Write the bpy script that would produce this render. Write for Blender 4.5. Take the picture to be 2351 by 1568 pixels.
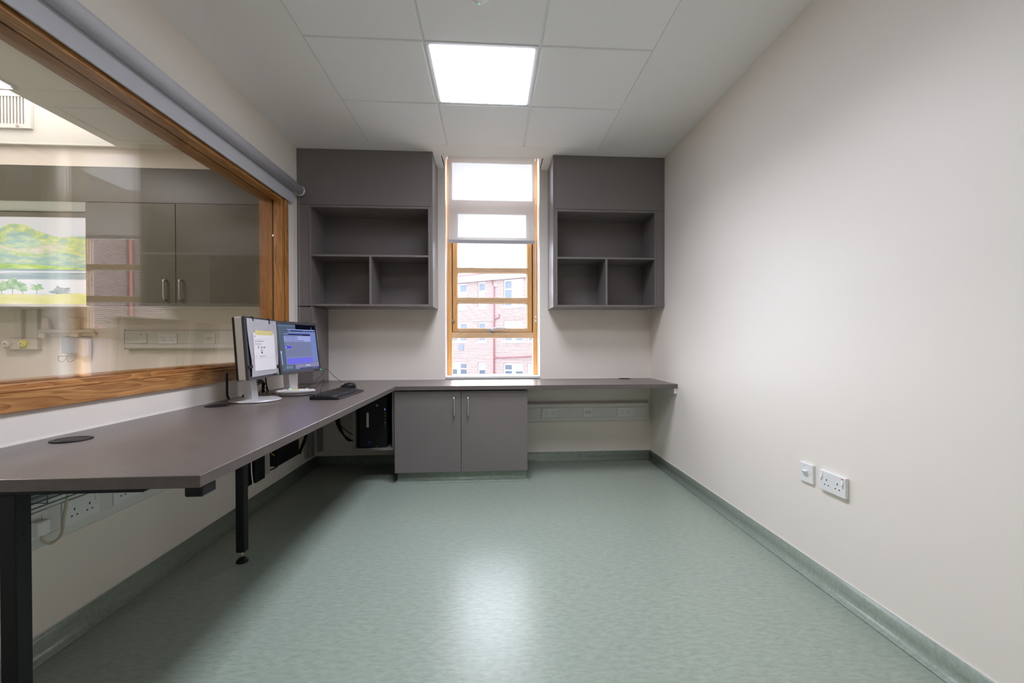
import bpy, math, random
from mathutils import Matrix, Vector
random.seed(7)
PI = math.pi
for o in list(bpy.data.objects):
    bpy.data.objects.remove(o)
SC = bpy.context.scene
COL = SC.collection

# ------------------------------------------------------------------ camera
CAMH = 1.0657
cam = bpy.data.cameras.new('camera')
cam.sensor_fit = 'HORIZONTAL'
cam.sensor_width = 36.0
cam.lens = 1029.965 / 2351 * 36.0
cam.shift_x = -0.00939
cam.shift_y = 0.00463
cam.clip_start = 0.02
cam.clip_end = 400
cam_o = bpy.data.objects.new('camera', cam)
COL.objects.link(cam_o)
_yaw, _pit, _rol = 0.068218, -0.008172, -0.002069
_f = Vector((math.sin(_yaw) * math.cos(_pit), math.cos(_yaw) * math.cos(_pit), math.sin(_pit)))
_r0 = Vector((math.cos(_yaw), -math.sin(_yaw), 0))
_u0 = _r0.cross(_f)
_r = _r0 * math.cos(_rol) + _u0 * math.sin(_rol)
_u = -_r0 * math.sin(_rol) + _u0 * math.cos(_rol)
cam_o.matrix_world = Matrix(((_r.x, _u.x, -_f.x, 0), (_r.y, _u.y, -_f.y, 0), (_r.z, _u.z, -_f.z, CAMH), (0, 0, 0, 1)))
SC.camera = cam_o

# ------------------------------------------------------------------ light and exposure
W = bpy.data.worlds.new('overcast_sky')
SC.world = W
W.use_nodes = True
_bg = W.node_tree.nodes['Background']
_bg.inputs[0].default_value = (0.86, 0.92, 1.03, 1)
SKY = 15.0
_bg.inputs[1].default_value = SKY
LED = 11.5             # radiance of the panels' diffusers; the lamps behind them add a downward beam
LED_W = 17.8
LED_COL = (0.88, 0.915, 1.07)
LED_FAR = 31.0         # panels of the room beyond the glass
FAR_COL = (1.0, 0.915, 0.89)
vs = SC.view_settings
vs.view_transform = 'Standard'
vs.look = 'None'
vs.exposure = 0.0
vs.gamma = 1.0
vs.use_curve_mapping = False
SC.cycles.use_denoising = True
SC.cycles.max_bounces = 14
SC.cycles.diffuse_bounces = 8
SC.cycles.transparent_max_bounces = 24
SC.cycles.sample_clamp_indirect = 6.0
SC.cycles.caustics_reflective = False
SC.cycles.caustics_refractive = False

# ------------------------------------------------------------------ materials
M = {}


def s2l(c):
    return tuple((x / 12.92 if x <= 0.04045 else ((x + 0.055) / 1.055) ** 2.4) for x in c)


def nmat(name):
    m = bpy.data.materials.new(name)
    m.use_nodes = True
    nt = m.node_tree
    return m, nt, nt.nodes, nt.links


def pmat(name, col, rough=0.5, metal=0.0, spec=0.5, noise=0.0, nscale=60.0, bump=0.0, bscale=200.0, stretch=None):
    m, nt, N, L = nmat(name)
    b = N['Principled BSDF']
    b.inputs['Base Color'].default_value = (*col, 1)
    b.inputs['Roughness'].default_value = rough
    b.inputs['Metallic'].default_value = metal
    b.inputs['Specular IOR Level'].default_value = spec
    if noise or bump:
        tc = N.new('ShaderNodeTexCoord')
        mp = N.new('ShaderNodeMapping')
        if stretch:
            mp.inputs['Scale'].default_value = stretch
        L.new(tc.outputs['Object'], mp.inputs[0])
    if noise:
        n = N.new('ShaderNodeTexNoise')
        n.inputs['Scale'].default_value = nscale
        n.inputs['Detail'].default_value = 6
        L.new(mp.outputs[0], n.inputs['Vector'])
        r = N.new('ShaderNodeValToRGB')
        r.color_ramp.elements[0].position = 0.3
        r.color_ramp.elements[1].position = 0.7
        r.color_ramp.elements[0].color = (*[c * (1 - noise) for c in col], 1)
        r.color_ramp.elements[1].color = (*[min(1, c * (1 + noise)) for c in col], 1)
        L.new(n.outputs[0], r.inputs[0])
        L.new(r.outputs[0], b.inputs['Base Color'])
    if bump:
        n2 = N.new('ShaderNodeTexNoise')
        n2.inputs['Scale'].default_value = bscale
        n2.inputs['Detail'].default_value = 3
        L.new(mp.outputs[0], n2.inputs['Vector'])
        bp_ = N.new('ShaderNodeBump')
        bp_.inputs['Strength'].default_value = bump
        bp_.inputs['Distance'].default_value = 0.002
        L.new(n2.outputs[0], bp_.inputs['Height'])
        L.new(bp_.outputs[0], b.inputs['Normal'])
    M[name] = m
    return m


def emat(name, col, strength=1.0):
    m, nt, N, L = nmat(name)
    N.remove(N['Principled BSDF'])
    e = N.new('ShaderNodeEmission')
    e.inputs[0].default_value = (*col, 1)
    e.inputs[1].default_value = strength
    L.new(e.outputs[0], N['Material Output'].inputs[0])
    M[name] = m
    return m


def glassmat(name, tint, ior=1.5):
    m, nt, N, L = nmat(name)
    N.remove(N['Principled BSDF'])
    tr = N.new('ShaderNodeBsdfTransparent')
    tr.inputs[0].default_value = (*tint, 1)
    gl = N.new('ShaderNodeBsdfGlossy')
    gl.inputs['Roughness'].default_value = 0.0
    g = N.new('ShaderNodeNewGeometry')
    mi = N.new('ShaderNodeMix')
    mi.data_type = 'FLOAT'
    mi.inputs[2].default_value = ior
    mi.inputs[3].default_value = 1.0 / ior
    L.new(g.outputs['Backfacing'], mi.inputs[0])
    fr = N.new('ShaderNodeFresnel')
    L.new(mi.outputs[0], fr.inputs[0])
    mx = N.new('ShaderNodeMixShader')
    L.new(fr.outputs[0], mx.inputs[0])
    L.new(tr.outputs[0], mx.inputs[1])
    L.new(gl.outputs[0], mx.inputs[2])
    L.new(mx.outputs[0], N['Material Output'].inputs[0])
    M[name] = m
    return m


def woodmat(name, dark, light, axis, rough=0.38, scale=1.0):
    """oak: grain runs along the given axis of the object's own space"""
    m, nt, N, L = nmat(name)
    b = N['Principled BSDF']
    b.inputs['Roughness'].default_value = rough
    tc = N.new('ShaderNodeTexCoord')
    mp = N.new('ShaderNodeMapping')
    s = [14 * scale] * 3
    s[axis] = 1.1 * scale
    mp.inputs['Scale'].default_value = s
    L.new(tc.outputs['Object'], mp.inputs[0])
    n0 = N.new('ShaderNodeTexNoise')
    n0.inputs['Scale'].default_value = 1.3
    n0.inputs['Detail'].default_value = 2
    n0.inputs['Distortion'].default_value = 0.6
    L.new(mp.outputs[0], n0.inputs['Vector'])
    mul = N.new('ShaderNodeMath')
    mul.operation = 'MULTIPLY'
    mul.inputs[1].default_value = 9.0
    L.new(n0.outputs[0], mul.inputs[0])
    fr = N.new('ShaderNodeMath')
    fr.operation = 'FRACT'
    L.new(mul.outputs[0], fr.inputs[0])
    n1 = N.new('ShaderNodeTexNoise')
    n1.inputs['Scale'].default_value = 7.0
    n1.inputs['Detail'].default_value = 8
    L.new(mp.outputs[0], n1.inputs['Vector'])
    mx = N.new('ShaderNodeMath')
    mx.operation = 'MULTIPLY_ADD'
    L.new(fr.outputs[0], mx.inputs[0])
    mx.inputs[1].default_value = 0.45
    L.new(n1.outputs[0], mx.inputs[2])
    r = N.new('ShaderNodeValToRGB')
    r.color_ramp.elements[0].position = 0.35
    r.color_ramp.elements[1].position = 0.95
    r.color_ramp.elements[0].color = (*light, 1)
    r.color_ramp.elements[1].color = (*dark, 1)
    L.new(mx.outputs[0], r.inputs[0])
    L.new(r.outputs[0], b.inputs['Base Color'])
    M[name] = m
    return m


def brickmat(name, use_y=False, soldier=False):
    m, nt, N, L = nmat(name)
    b = N['Principled BSDF']
    b.inputs['Roughness'].default_value = 0.85
    tc = N.new('ShaderNodeTexCoord')
    sp = N.new('ShaderNodeSeparateXYZ')
    cb = N.new('ShaderNodeCombineXYZ')
    L.new(tc.outputs['Object'], sp.inputs[0])
    h = sp.outputs[1] if use_y else sp.outputs[0]
    if soldier:
        L.new(sp.outputs[2], cb.inputs[0])
        L.new(h, cb.inputs[1])
    else:
        L.new(h, cb.inputs[0])
        L.new(sp.outputs[2], cb.inputs[1])
    t = N.new('ShaderNodeTexBrick')
    t.inputs['Scale'].default_value = 1.0
    t.inputs['Brick Width'].default_value = 0.225
    t.inputs['Row Height'].default_value = 0.075
    t.inputs['Mortar Size'].default_value = 0.012
    t.inputs['Color1'].default_value = (0.064, 0.030, 0.028, 1)
    t.inputs['Color2'].default_value = (0.095, 0.053, 0.050, 1)
    t.inputs['Mortar'].default_value = (0.20, 0.172, 0.168, 1)
    if soldier:
        t.offset = 0.0
        t.inputs['Brick Width'].default_value = 0.6
    L.new(cb.outputs[0], t.inputs['Vector'])
    L.new(t.outputs[0], b.inputs['Base Color'])
    M[name] = m
    return m


pmat('wall_paint', (0.822, 0.766, 0.700), 0.42, spec=0.35, bump=0.05, bscale=260)
pmat('ceiling_paint', (0.90, 0.88, 0.86), 0.6, spec=0.3)
pmat('tile_white', (0.92, 0.91, 0.91), 0.55, spec=0.3)
pmat('trim_white', (0.80, 0.80, 0.80), 0.35)
pmat('reveal_white', (0.82, 0.81, 0.79), 0.5)
pmat('plastic_white', (0.78, 0.78, 0.77), 0.3)
pmat('trunk_white', (0.70, 0.69, 0.66), 0.35)
pmat('cream_plastic', (0.66, 0.61, 0.52), 0.4)
pmat('laminate', (0.172, 0.152, 0.146), 0.29, noise=0.06, nscale=220)
pmat('laminate_top', (0.118, 0.098, 0.090), 0.29, noise=0.10, nscale=40, stretch=(1, 0.3, 1))
pmat('laminate_far', (0.110, 0.107, 0.080), 0.4, spec=0.3)
pmat('black_metal', (0.009, 0.0095, 0.011), 0.5, spec=0.25)
pmat('black_plastic', (0.007, 0.007, 0.008), 0.45, spec=0.25)
pmat('dark_grey_plastic', (0.045, 0.045, 0.055), 0.4)
pmat('black_hole', (0.006, 0.006, 0.006), 0.8)
pmat('grey_shell', (0.50, 0.46, 0.40), 0.45)
pmat('grey_light', (0.50, 0.48, 0.47), 0.4)
pmat('silver', (0.52, 0.52, 0.54), 0.35, metal=0.35)
pmat('steel', (0.66, 0.63, 0.60), 0.3, metal=1.0)
pmat('galvanised', (0.40, 0.41, 0.41), 0.45, metal=0.7)
pmat('wire_green', (0.10, 0.20, 0.22), 0.35, metal=0.4)
pmat('blind_grey', (0.50, 0.50, 0.53), 0.6, bump=0.1, bscale=900)
pmat('paper', (0.80, 0.77, 0.80), 0.7)
pmat('tape_yellow', (0.70, 0.60, 0.25), 0.5)
pmat('sheet_grey', (0.42, 0.41, 0.44), 0.55, noise=0.08, nscale=20, stretch=(6, 1, 1))
pmat('ink', (0.08, 0.08, 0.09), 0.7)
pmat('yellow_cable', (0.75, 0.45, 0.03), 0.45)
pmat('beige_cable', (0.50, 0.46, 0.34), 0.45)
pmat('red_cable', (0.22, 0.04, 0.03), 0.45)
pmat('red_mark', (0.70, 0.06, 0.03), 0.4)
pmat('yellow_ring', (0.85, 0.78, 0.04), 0.4)
pmat('grey_plastic', (0.42, 0.40, 0.38), 0.4)
pmat('dark_base', (0.16, 0.15, 0.14), 0.4)
pmat('key_black', (0.010, 0.010, 0.012), 0.45, spec=0.3)
pmat('pipe_red', (0.16, 0.038, 0.042), 0.5)
pmat('roof_slate', (0.30, 0.30, 0.33), 0.7)
pmat('upvc_white', (0.86, 0.86, 0.86), 0.4)
pmat('far_glass', (0.030, 0.040, 0.055), 0.08, spec=0.4)
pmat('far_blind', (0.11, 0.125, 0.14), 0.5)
pmat('ground_grey', (0.25, 0.25, 0.24), 0.9)
pmat('sealant', (0.72, 0.71, 0.69), 0.4)
pmat('sticker_blue', (0.02, 0.03, 0.22), 0.3)
pmat('tray_blue', (0.36, 0.42, 0.50), 0.3)
emat('led_panel', LED_COL, LED)
emat('led_far', FAR_COL, LED_FAR)
emat('skylight', (1.0, 0.97, 0.93), 5.5)
emat('green_led', (0.05, 1.0, 0.25), 1.5)
emat('yellow_led', (0.75, 1.0, 0.05), 2.0)
emat('blue_led', (0.3, 0.35, 1.0), 1.2)
woodmat('oak_y', s2l((0.57, 0.37, 0.19)), s2l((0.79, 0.58, 0.35)), 1)
woodmat('oak_z', s2l((0.58, 0.38, 0.17)), s2l((0.76, 0.53, 0.28)), 2)
woodmat('pine_z', s2l((0.79, 0.58, 0.34)), s2l((0.87, 0.67, 0.44)), 2)
woodmat('pine_x', s2l((0.80, 0.65, 0.49)), s2l((0.87, 0.73, 0.58)), 0)
glassmat('clear_glass', (0.96, 0.97, 0.97), 1.45)
glassmat('lead_glass', (0.975, 0.965, 0.955), 1.68)
brickmat('brick')
brickmat('brick_side', use_y=True)
brickmat('brick_soldier', soldier=True)


def floormat():
    m, nt, N, L = nmat('vinyl_green')
    b = N['Principled BSDF']
    b.inputs['Roughness'].default_value = 0.285
    b.inputs['Specular IOR Level'].default_value = 0.5
    tc = N.new('ShaderNodeTexCoord')
    mp = N.new('ShaderNodeMapping')
    mp.inputs['Rotation'].default_value = (0, 0, 0.35)
    mp.inputs['Scale'].default_value = (1.0, 2.6, 1.6)
    L.new(tc.outputs['Object'], mp.inputs[0])
    n = N.new('ShaderNodeTexNoise')
    n.inputs['Scale'].default_value = 26
    n.inputs['Detail'].default_value = 9
    n.inputs['Roughness'].default_value = 0.72
    L.new(mp.outputs[0], n.inputs['Vector'])
    r = N.new('ShaderNodeValToRGB')
    e = r.color_ramp.elements
    e[0].position, e[1].position = 0.28, 0.74
    e[0].color = (0.205, 0.250, 0.203, 1)
    e[1].color = (0.350, 0.400, 0.340, 1)
    L.new(n.outputs[0], r.inputs[0])
    # a few dark flecks trodden into the sheet
    v = N.new('ShaderNodeTexNoise')
    v.inputs['Scale'].default_value = 95
    v.inputs['Detail'].default_value = 1
    L.new(tc.outputs['Object'], v.inputs['Vector'])
    rv = N.new('ShaderNodeValToRGB')
    rv.color_ramp.elements[0].position = 0.80
    rv.color_ramp.elements[1].position = 0.83
    L.new(v.outputs[0], rv.inputs[0])
    mx = N.new('ShaderNodeMix')
    mx.data_type = 'RGBA'
    L.new(rv.outputs[0], mx.inputs[0])
    L.new(r.outputs[0], mx.inputs[6])
    mx.inputs[7].default_value = (0.05, 0.07, 0.05, 1)
    L.new(mx.outputs[2], b.inputs['Base Color'])
    bp_ = N.new('ShaderNodeBump')
    bp_.inputs['Strength'].default_value = 0.06
    bp_.inputs['Distance'].default_value = 0.002
    L.new(n.outputs[0], bp_.inputs['Height'])
    L.new(bp_.outputs[0], b.inputs['Normal'])
    M['vinyl_green'] = m


floormat()


def blindmat():
    m, nt, N, L = nmat('blind_screen')
    N.remove(N['Principled BSDF'])
    d = N.new('ShaderNodeBsdfDiffuse')
    d.inputs[0].default_value = (0.78, 0.76, 0.76, 1)
    t = N.new('ShaderNodeBsdfTranslucent')
    t.inputs[0].default_value = (0.80, 0.78, 0.78, 1)
    tr = N.new('ShaderNodeBsdfTransparent')
    m1 = N.new('ShaderNodeMixShader')
    m1.inputs[0].default_value = 0.10
    L.new(d.outputs[0], m1.inputs[1])
    L.new(t.outputs[0], m1.inputs[2])
    m2 = N.new('ShaderNodeMixShader')
    tc = N.new('ShaderNodeTexCoord')
    n = N.new('ShaderNodeTexNoise')
    n.inputs['Scale'].default_value = 260
    L.new(tc.outputs['Object'], n.inputs['Vector'])
    mr = N.new('ShaderNodeMapRange')
    mr.inputs[3].default_value = 0.022
    mr.inputs[4].default_value = 0.058
    L.new(n.outputs[0], mr.inputs[0])
    L.new(mr.outputs[0], m2.inputs[0])
    L.new(m1.outputs[0], m2.inputs[1])
    L.new(tr.outputs[0], m2.inputs[2])
    L.new(m2.outputs[0], N['Material Output'].inputs[0])
    M['blind_screen'] = m


blindmat()


def printmat(name, c0, c1, c2, scale, stretch=(1, 1, 1), strength=1.0):
    """backlit print: three inks mottled by noise"""
    m, nt, N, L = nmat(name)
    N.remove(N['Principled BSDF'])
    e = N.new('ShaderNodeEmission')
    e.inputs[1].default_value = strength
    tc = N.new('ShaderNodeTexCoord')
    mp = N.new('ShaderNodeMapping')
    mp.inputs['Scale'].default_value = stretch
    L.new(tc.outputs['Object'], mp.inputs[0])
    n = N.new('ShaderNodeTexNoise')
    n.inputs['Scale'].default_value = scale
    n.inputs['Detail'].default_value = 7
    n.inputs['Roughness'].default_value = 0.62
    L.new(mp.outputs[0], n.inputs['Vector'])
    r = N.new('ShaderNodeValToRGB')
    el = r.color_ramp.elements
    el[0].position, el[1].position = 0.34, 0.66
    el[0].color = (*s2l(c0), 1)
    el[1].color = (*s2l(c2), 1)
    k = el.new(0.5)
    k.color = (*s2l(c1), 1)
    L.new(n.outputs[0], r.inputs[0])
    L.new(r.outputs[0], e.inputs[0])
    L.new(e.outputs[0], N['Material Output'].inputs[0])
    M[name] = m


printmat('print_sky', (.97, .98, 1), (1, 1, 1), (1, 1, 1), 2)
printmat('print_hill', (.66, .80, .76), (.80, .88, .60), (.97, .95, .72), 13, (1, 1, 1.7), 1.2)
printmat('print_slope', (.64, .78, .78), (.72, .84, .76), (.88, .94, .74), 13, (0.7, 1, 2.0), 1.2)
printmat('print_scree', (.80, .86, .70), (.93, .91, .80), (.96, .92, .92), 16, (0.6, 1, 2.0), 1.2)
printmat('print_shore', (.55, .74, .45), (.80, .92, .50), (.90, .96, .62), 14, (0.5, 1, 2.5), strength=1.2)
printmat('print_dark', (.62, .70, .74), (.70, .78, .80), (.78, .85, .84), 8, (0.3, 1, 4), strength=1.2)
printmat('print_water', (.93, .96, .98), (.97, .98, 1), (1, 1, 1), 6, (0.3, 1, 5), strength=1.2)
printmat('print_tree', (.55, .72, .58), (.70, .84, .66), (.86, .93, .78), 26, strength=1.2)
printmat('print_bush', (.58, .64, .68), (.68, .73, .74), (.80, .84, .84), 26, strength=1.2)
printmat('print_grass', (.90, .93, .62), (.96, .95, .66), (.99, .97, .78), 9, (0.5, 1, 2), strength=1.2)

# ------------------------------------------------------------------ mesh helpers


class MB:
    def __init__(self):
        self.v, self.f, self.m, self.s = [], [], [], []

    def add(self, vs, fs, m=0, smooth=False):
        b = len(self.v)
        self.v += [tuple(x) for x in vs]
        for f in fs:
            self.f.append([b + i for i in f])
            self.m.append(m)
            self.s.append(smooth)
        return self

    def box(self, x0, x1, y0, y1, z0, z1, m=0):
        v = [(x0, y0, z0), (x1, y0, z0), (x1, y1, z0), (x0, y1, z0), (x0, y0, z1), (x1, y0, z1), (x1, y1, z1), (x0, y1, z1)]
        return self.add(v, [(0, 3, 2, 1), (4, 5, 6, 7), (0, 1, 5, 4), (1, 2, 6, 5), (2, 3, 7, 6), (3, 0, 4, 7)], m)

    def prism(self, poly, axis, a0, a1, m=0, smooth=False):
        """extrude a 2D polygon along an axis ('x': poly=(y,z), 'y': poly=(x,z), 'z': poly=(x,y))"""
        n = len(poly)

        def P(p, a):
            return {'x': (a, p[0], p[1]), 'y': (p[0], a, p[1]), 'z': (p[0], p[1], a)}[axis]
        vs = [P(p, a0) for p in poly] + [P(p, a1) for p in poly]
        b = len(self.v)
        self.v += vs
        for i in range(n):
            j = (i + 1) % n
            self.f.append([b + i, b + j, b + n + j, b + n + i])
            self.m.append(m)
            self.s.append(smooth)
        for fc in (list(range(n - 1, -1, -1)), list(range(n, 2 * n))):
            self.f.append([b + i for i in fc])
            self.m.append(m)
            self.s.append(False)
        return self

    def ring_loft(self, rings, m=0, smooth=True, caps=True):
        n = len(rings[0])
        b = len(self.v)
        for r in rings:
            self.v += [tuple(p) for p in r]
        for k in range(len(rings) - 1):
            for i in range(n):
                j = (i + 1) % n
                self.f.append([b + k * n + i, b + k * n + j, b + (k + 1) * n + j, b + (k + 1) * n + i])
                self.m.append(m)
                self.s.append(smooth)
        if caps:
            for k, rev in ((0, True), (len(rings) - 1, False)):
                idx = [b + k * n + i for i in range(n)]
                self.f.append(idx[::-1] if rev else idx)
                self.m.append(m)
                self.s.append(False)
        return self

    def cyl(self, p0, p1, r, n=16, m=0, r1=None):
        return self.tube([p0, p1], r, n, m, r1=r1)

    def tube(self, pts, r, n=8, m=0, r1=None, closed=False):
        pts = [Vector(p) for p in pts]
        rings = []
        up = None
        for i, p in enumerate(pts):
            if i == 0:
                t = pts[1] - pts[0]
            elif i == len(pts) - 1:
                t = pts[-1] - pts[-2]
            else:
                t = (pts[i + 1] - p).normalized() + (p - pts[i - 1]).normalized()
            t.normalize()
            if up is None:
                a = Vector((0, 0, 1)) if abs(t.z) < 0.9 else Vector((1, 0, 0))
                up = (a - t * a.dot(t)).normalized()
            else:
                up = (up - t * up.dot(t))
                up = up.normalized() if up.length > 1e-6 else t.orthogonal().normalized()
            sd = t.cross(up)
            rr = r if r1 is None else r + (r1 - r) * i / (len(pts) - 1)
            rings.append([p + (up * math.cos(2 * PI * k / n) + sd * math.sin(2 * PI * k / n)) * rr for k in range(n)])
        return self.ring_loft(rings, m)

    def lathe(self, prof, c, n=28, m=0, sx=1.0, sy=1.0, rot=0.0, smooth=True):
        rings = []
        for (r, z) in prof:
            ring = []
            for k in range(n):
                a = 2 * PI * k / n
                x, y = r * sx * math.cos(a), r * sy * math.sin(a)
                ring.append((c[0] + x * math.cos(rot) - y * math.sin(rot), c[1] + x * math.sin(rot) + y * math.cos(rot), c[2] + z))
            rings.append(ring)
        return self.ring_loft(rings, m, smooth)

    def xf(self, mat):
        self.v = [tuple(mat @ Vector(p)) for p in self.v]
        return self

    def build(self, name, mats, parent=None, bevel=0.0, seg=1):
        me = bpy.data.meshes.new(name)
        me.from_pydata(self.v, [], self.f)
        if isinstance(mats, str):
            mats = [mats]
        for k in mats:
            me.materials.append(M[k])
        me.polygons.foreach_set('material_index', self.m)
        me.polygons.foreach_set('use_smooth', self.s)
        me.update()
        o = bpy.data.objects.new(name, me)
        COL.objects.link(o)
        if parent is not None:
            o.parent = parent
        if bevel:
            b = o.modifiers.new('bevel', 'BEVEL')
            b.width = bevel
            b.segments = seg
            b.limit_method = 'ANGLE'
            b.angle_limit = math.radians(50)
        return o


def islands(mb):
    par = list(range(len(mb.v)))

    def find(i):
        while par[i] != i:
            par[i] = par[par[i]]
            i = par[i]
        return i
    for f in mb.f:
        for a in f[1:]:
            par[find(a)] = find(f[0])
    groups = {}
    for k, f in enumerate(mb.f):
        groups.setdefault(find(f[0]), []).append(k)
    out = []
    for ks in groups.values():
        q = MB()
        idx = {}
        for k in ks:
            for a in mb.f[k]:
                if a not in idx:
                    idx[a] = len(q.v)
                    q.v.append(mb.v[a])
            q.f.append([idx[a] for a in mb.f[k]])
            q.m.append(mb.m[k])
            q.s.append(mb.s[k])
        out.append(q)
    return out


def build_each(mb, name, mats, parent, world=False, **kw):
    """one part for every separate piece of the builder"""
    r = None
    for q in islands(mb):
        r = q.build(name, mats, parent, **kw)
        if world:
            r.location = -parent.location
    return r


def smooth_path(pts, k=6):
    P = [Vector(p) for p in pts]
    P = [P[0] * 2 - P[1]] + P + [P[-1] * 2 - P[-2]]
    out = []
    for i in range(1, len(P) - 2):
        for j in range(k):
            t = j / k
            a, b, c, d = P[i - 1], P[i], P[i + 1], P[i + 2]
            out.append(0.5 * ((2 * b) + (c - a) * t + (2 * a - 5 * b + 4 * c - d) * t * t + (3 * b - a - 3 * c + d) * t ** 3))
    out.append(P[-2])
    return out


def tag(o, label, cat, group=None):
    o['label'] = label
    o['category'] = cat
    if group:
        o['group'] = group
    return o


def empty(name, loc=(0, 0, 0), rz=0.0):
    o = bpy.data.objects.new(name, None)
    COL.objects.link(o)
    o.location = loc
    o.rotation_euler = (0, 0, rz)
    o.empty_display_size = 0.05
    return o


def thing(name, label, cat, loc=(0, 0, 0), rz=0.0, group=None):
    return tag(empty(name, loc, rz), label, cat, group)


def struct(o):
    o['kind'] = 'structure'
    return o


def wpart(mb, name, mats, parent, **kw):
    """a part whose mesh was laid out in world space, under an unrotated thing"""
    o = mb.build(name, mats, parent, **kw)
    o.location = -parent.location
    return o


def copy_tree(o, parent=None, keep=True):
    c = o.copy()
    COL.objects.link(c)
    if parent is not None:
        c.parent = parent
    for ch in o.children:
        copy_tree(ch, c)
    return c


def text_mb(s, size, mat_index=0, bold=0.0):
    cu = bpy.data.curves.new('txt', 'FONT')
    cu.body = s
    cu.size = size
    cu.offset = bold
    cu.resolution_u = 2
    ob = bpy.data.objects.new('txt', cu)
    COL.objects.link(ob)
    dg = bpy.context.evaluated_depsgraph_get()
    me = bpy.data.meshes.new_from_object(ob.evaluated_get(dg))
    mb = MB()
    mb.add([v.co[:] for v in me.vertices], [list(p.vertices) for p in me.polygons], mat_index)
    bpy.data.objects.remove(ob)
    bpy.data.curves.remove(cu)
    bpy.data.meshes.remove(me)
    # text lies in XY; stand it up in XZ facing -Y
    mb.v = [(x, 0.0, y) for x, y, z in mb.v]
    return mb


def merge(a, b, dx=0, dy=0, dz=0, m=None):
    n = len(a.v)
    a.v += [(x + dx, y + dy, z + dz) for x, y, z in b.v]
    a.f += [[n + i for i in f] for f in b.f]
    a.m += b.m if m is None else [m] * len(b.m)
    a.s += b.s
    return a


# ------------------------------------------------------------------ dimensions of the place
XL, XR, D, H = -1.528, 1.4505, 4.007, 2.605
XL2 = -1.668                     # far face of the wall with the observation window
YB = -1.30                       # wall behind the viewpoint
YC = 3.666                       # plane of the wall cupboards' fronts
ZD = 0.740                       # top of the worktops
XW, HF = -5.6, 2.567             # other room: its far side wall and ceiling

# ------------------------------------------------------------------ setting: our room
fl = MB().box(XW, XR + 0.2, YB - 0.1, D + 0.05, -0.06, 0.0)
struct(fl.build('floor', 'vinyl_green'))
struct(MB().box(XR, XR + 0.15, YB - 0.1, D + 0.3, 0, 3.0).build('wall_right', 'wall_paint'))
struct(MB().box(XW - 0.1, XR + 0.15, YB - 0.15, YB, 0, 3.4).build('wall_front', 'wall_paint'))
WX0, WX1, WZ0, WZ1 = -0.406, 0.441, 0.742, 2.86   # opening of the outside window
wb = MB()
wb.box(XW - 0.1, WX0, D, D + 0.3, -0.05, 3.4)
wb.box(WX1, XR + 0.15, D, D + 0.3, -0.05, 3.4)
wb.box(WX0, WX1, D, D + 0.3, -0.05, WZ0)
wb.box(WX0, WX1, D, D + 0.3, WZ1, 3.4)
struct(wb.build('wall_back', 'wall_paint'))
OY0, OY1, OZ0, OZ1 = 0.25, 3.470, 0.862, 2.18     # opening of the observation window
wl = MB()
wl.box(XL2, XL, YB, OY0, 0, 2.75)
wl.box(XL2, XL, OY1, D, 0, 2.75)
wl.box(XL2, XL, OY0, OY1, 0, OZ0)
wl.box(XL2, XL, OY0, OY1, OZ1, 2.75)
struct(wl.build('wall_left', 'wall_paint'))

# ceiling: plasterboard margin round a lay-in grid, with a pocket over the window
GX0, GY1, T = -0.940, 3.523, 0.600
GX1, NR = GX0 + 3 * T, 8
GY0 = GY1 - NR * T
PY = 3.745
c = MB()
CT = H + 0.03
c.box(XL, GX0, YB, D, H, CT)
c.box(GX1, XR, YB, D, H, CT)
c.box(GX0, GX1, GY1, PY, H, CT)
c.box(GX0, WX0, PY, D, H, CT)
c.box(WX1, GX1, PY, D, H, CT)
c.box(GX0, GX1, GY0 - 0.3, GY0, H, CT)
# blind pocket
c.box(WX0 - 0.02, WX1 + 0.02, PY - 0.02, PY, H + 0.001, WZ1 + 0.02)
c.box(WX0 - 0.02, WX0, PY, D - 0.001, H + 0.001, WZ1 + 0.02)
c.box(WX1, WX1 + 0.02, PY, D - 0.001, H + 0.001, WZ1 + 0.02)
c.box(WX0 - 0.02, WX1 + 0.02, PY - 0.02, D - 0.001, WZ1, WZ1 + 0.02)
ceil = struct(c.build('ceiling', 'ceiling_paint'))
# grid: tee bars set back above the tiles' faces
for k in range(4):
    x = GX0 + k * T
    MB().box(x - 0.012, x + 0.012, GY0, GY1, H + 0.004, H + 0.03).build('tee_bar', 'trim_white', ceil)
for r in range(NR + 1):
    y = GY1 - r * T
    for k in range(3):
        MB().box(GX0 + k * T + 0.0125, GX0 + (k + 1) * T - 0.0125, y - 0.012, y + 0.012, H + 0.004, H + 0.028).build('cross_tee', 'trim_white', ceil)
LIGHTS = {(1, 1), (3, 1)}
tmb = MB()
tmb.box(-0.292, 0.292, -0.292, 0.292, 0, 0.012)
tproto = None
for r in range(NR):
    for k in range(3):
        if (r, k) in LIGHTS:
            continue
        loc = (GX0 + (k + 0.5) * T, GY1 - (r + 0.5) * T, H - 0.004)
        if tproto is None:
            tproto = tmb.build('ceiling_tile', 'tile_white', ceil, bevel=0.0015)
            tproto.location = loc
        else:
            o = tproto.copy()
            COL.objects.link(o)
            o.parent = ceil
            o.location = loc


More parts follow.
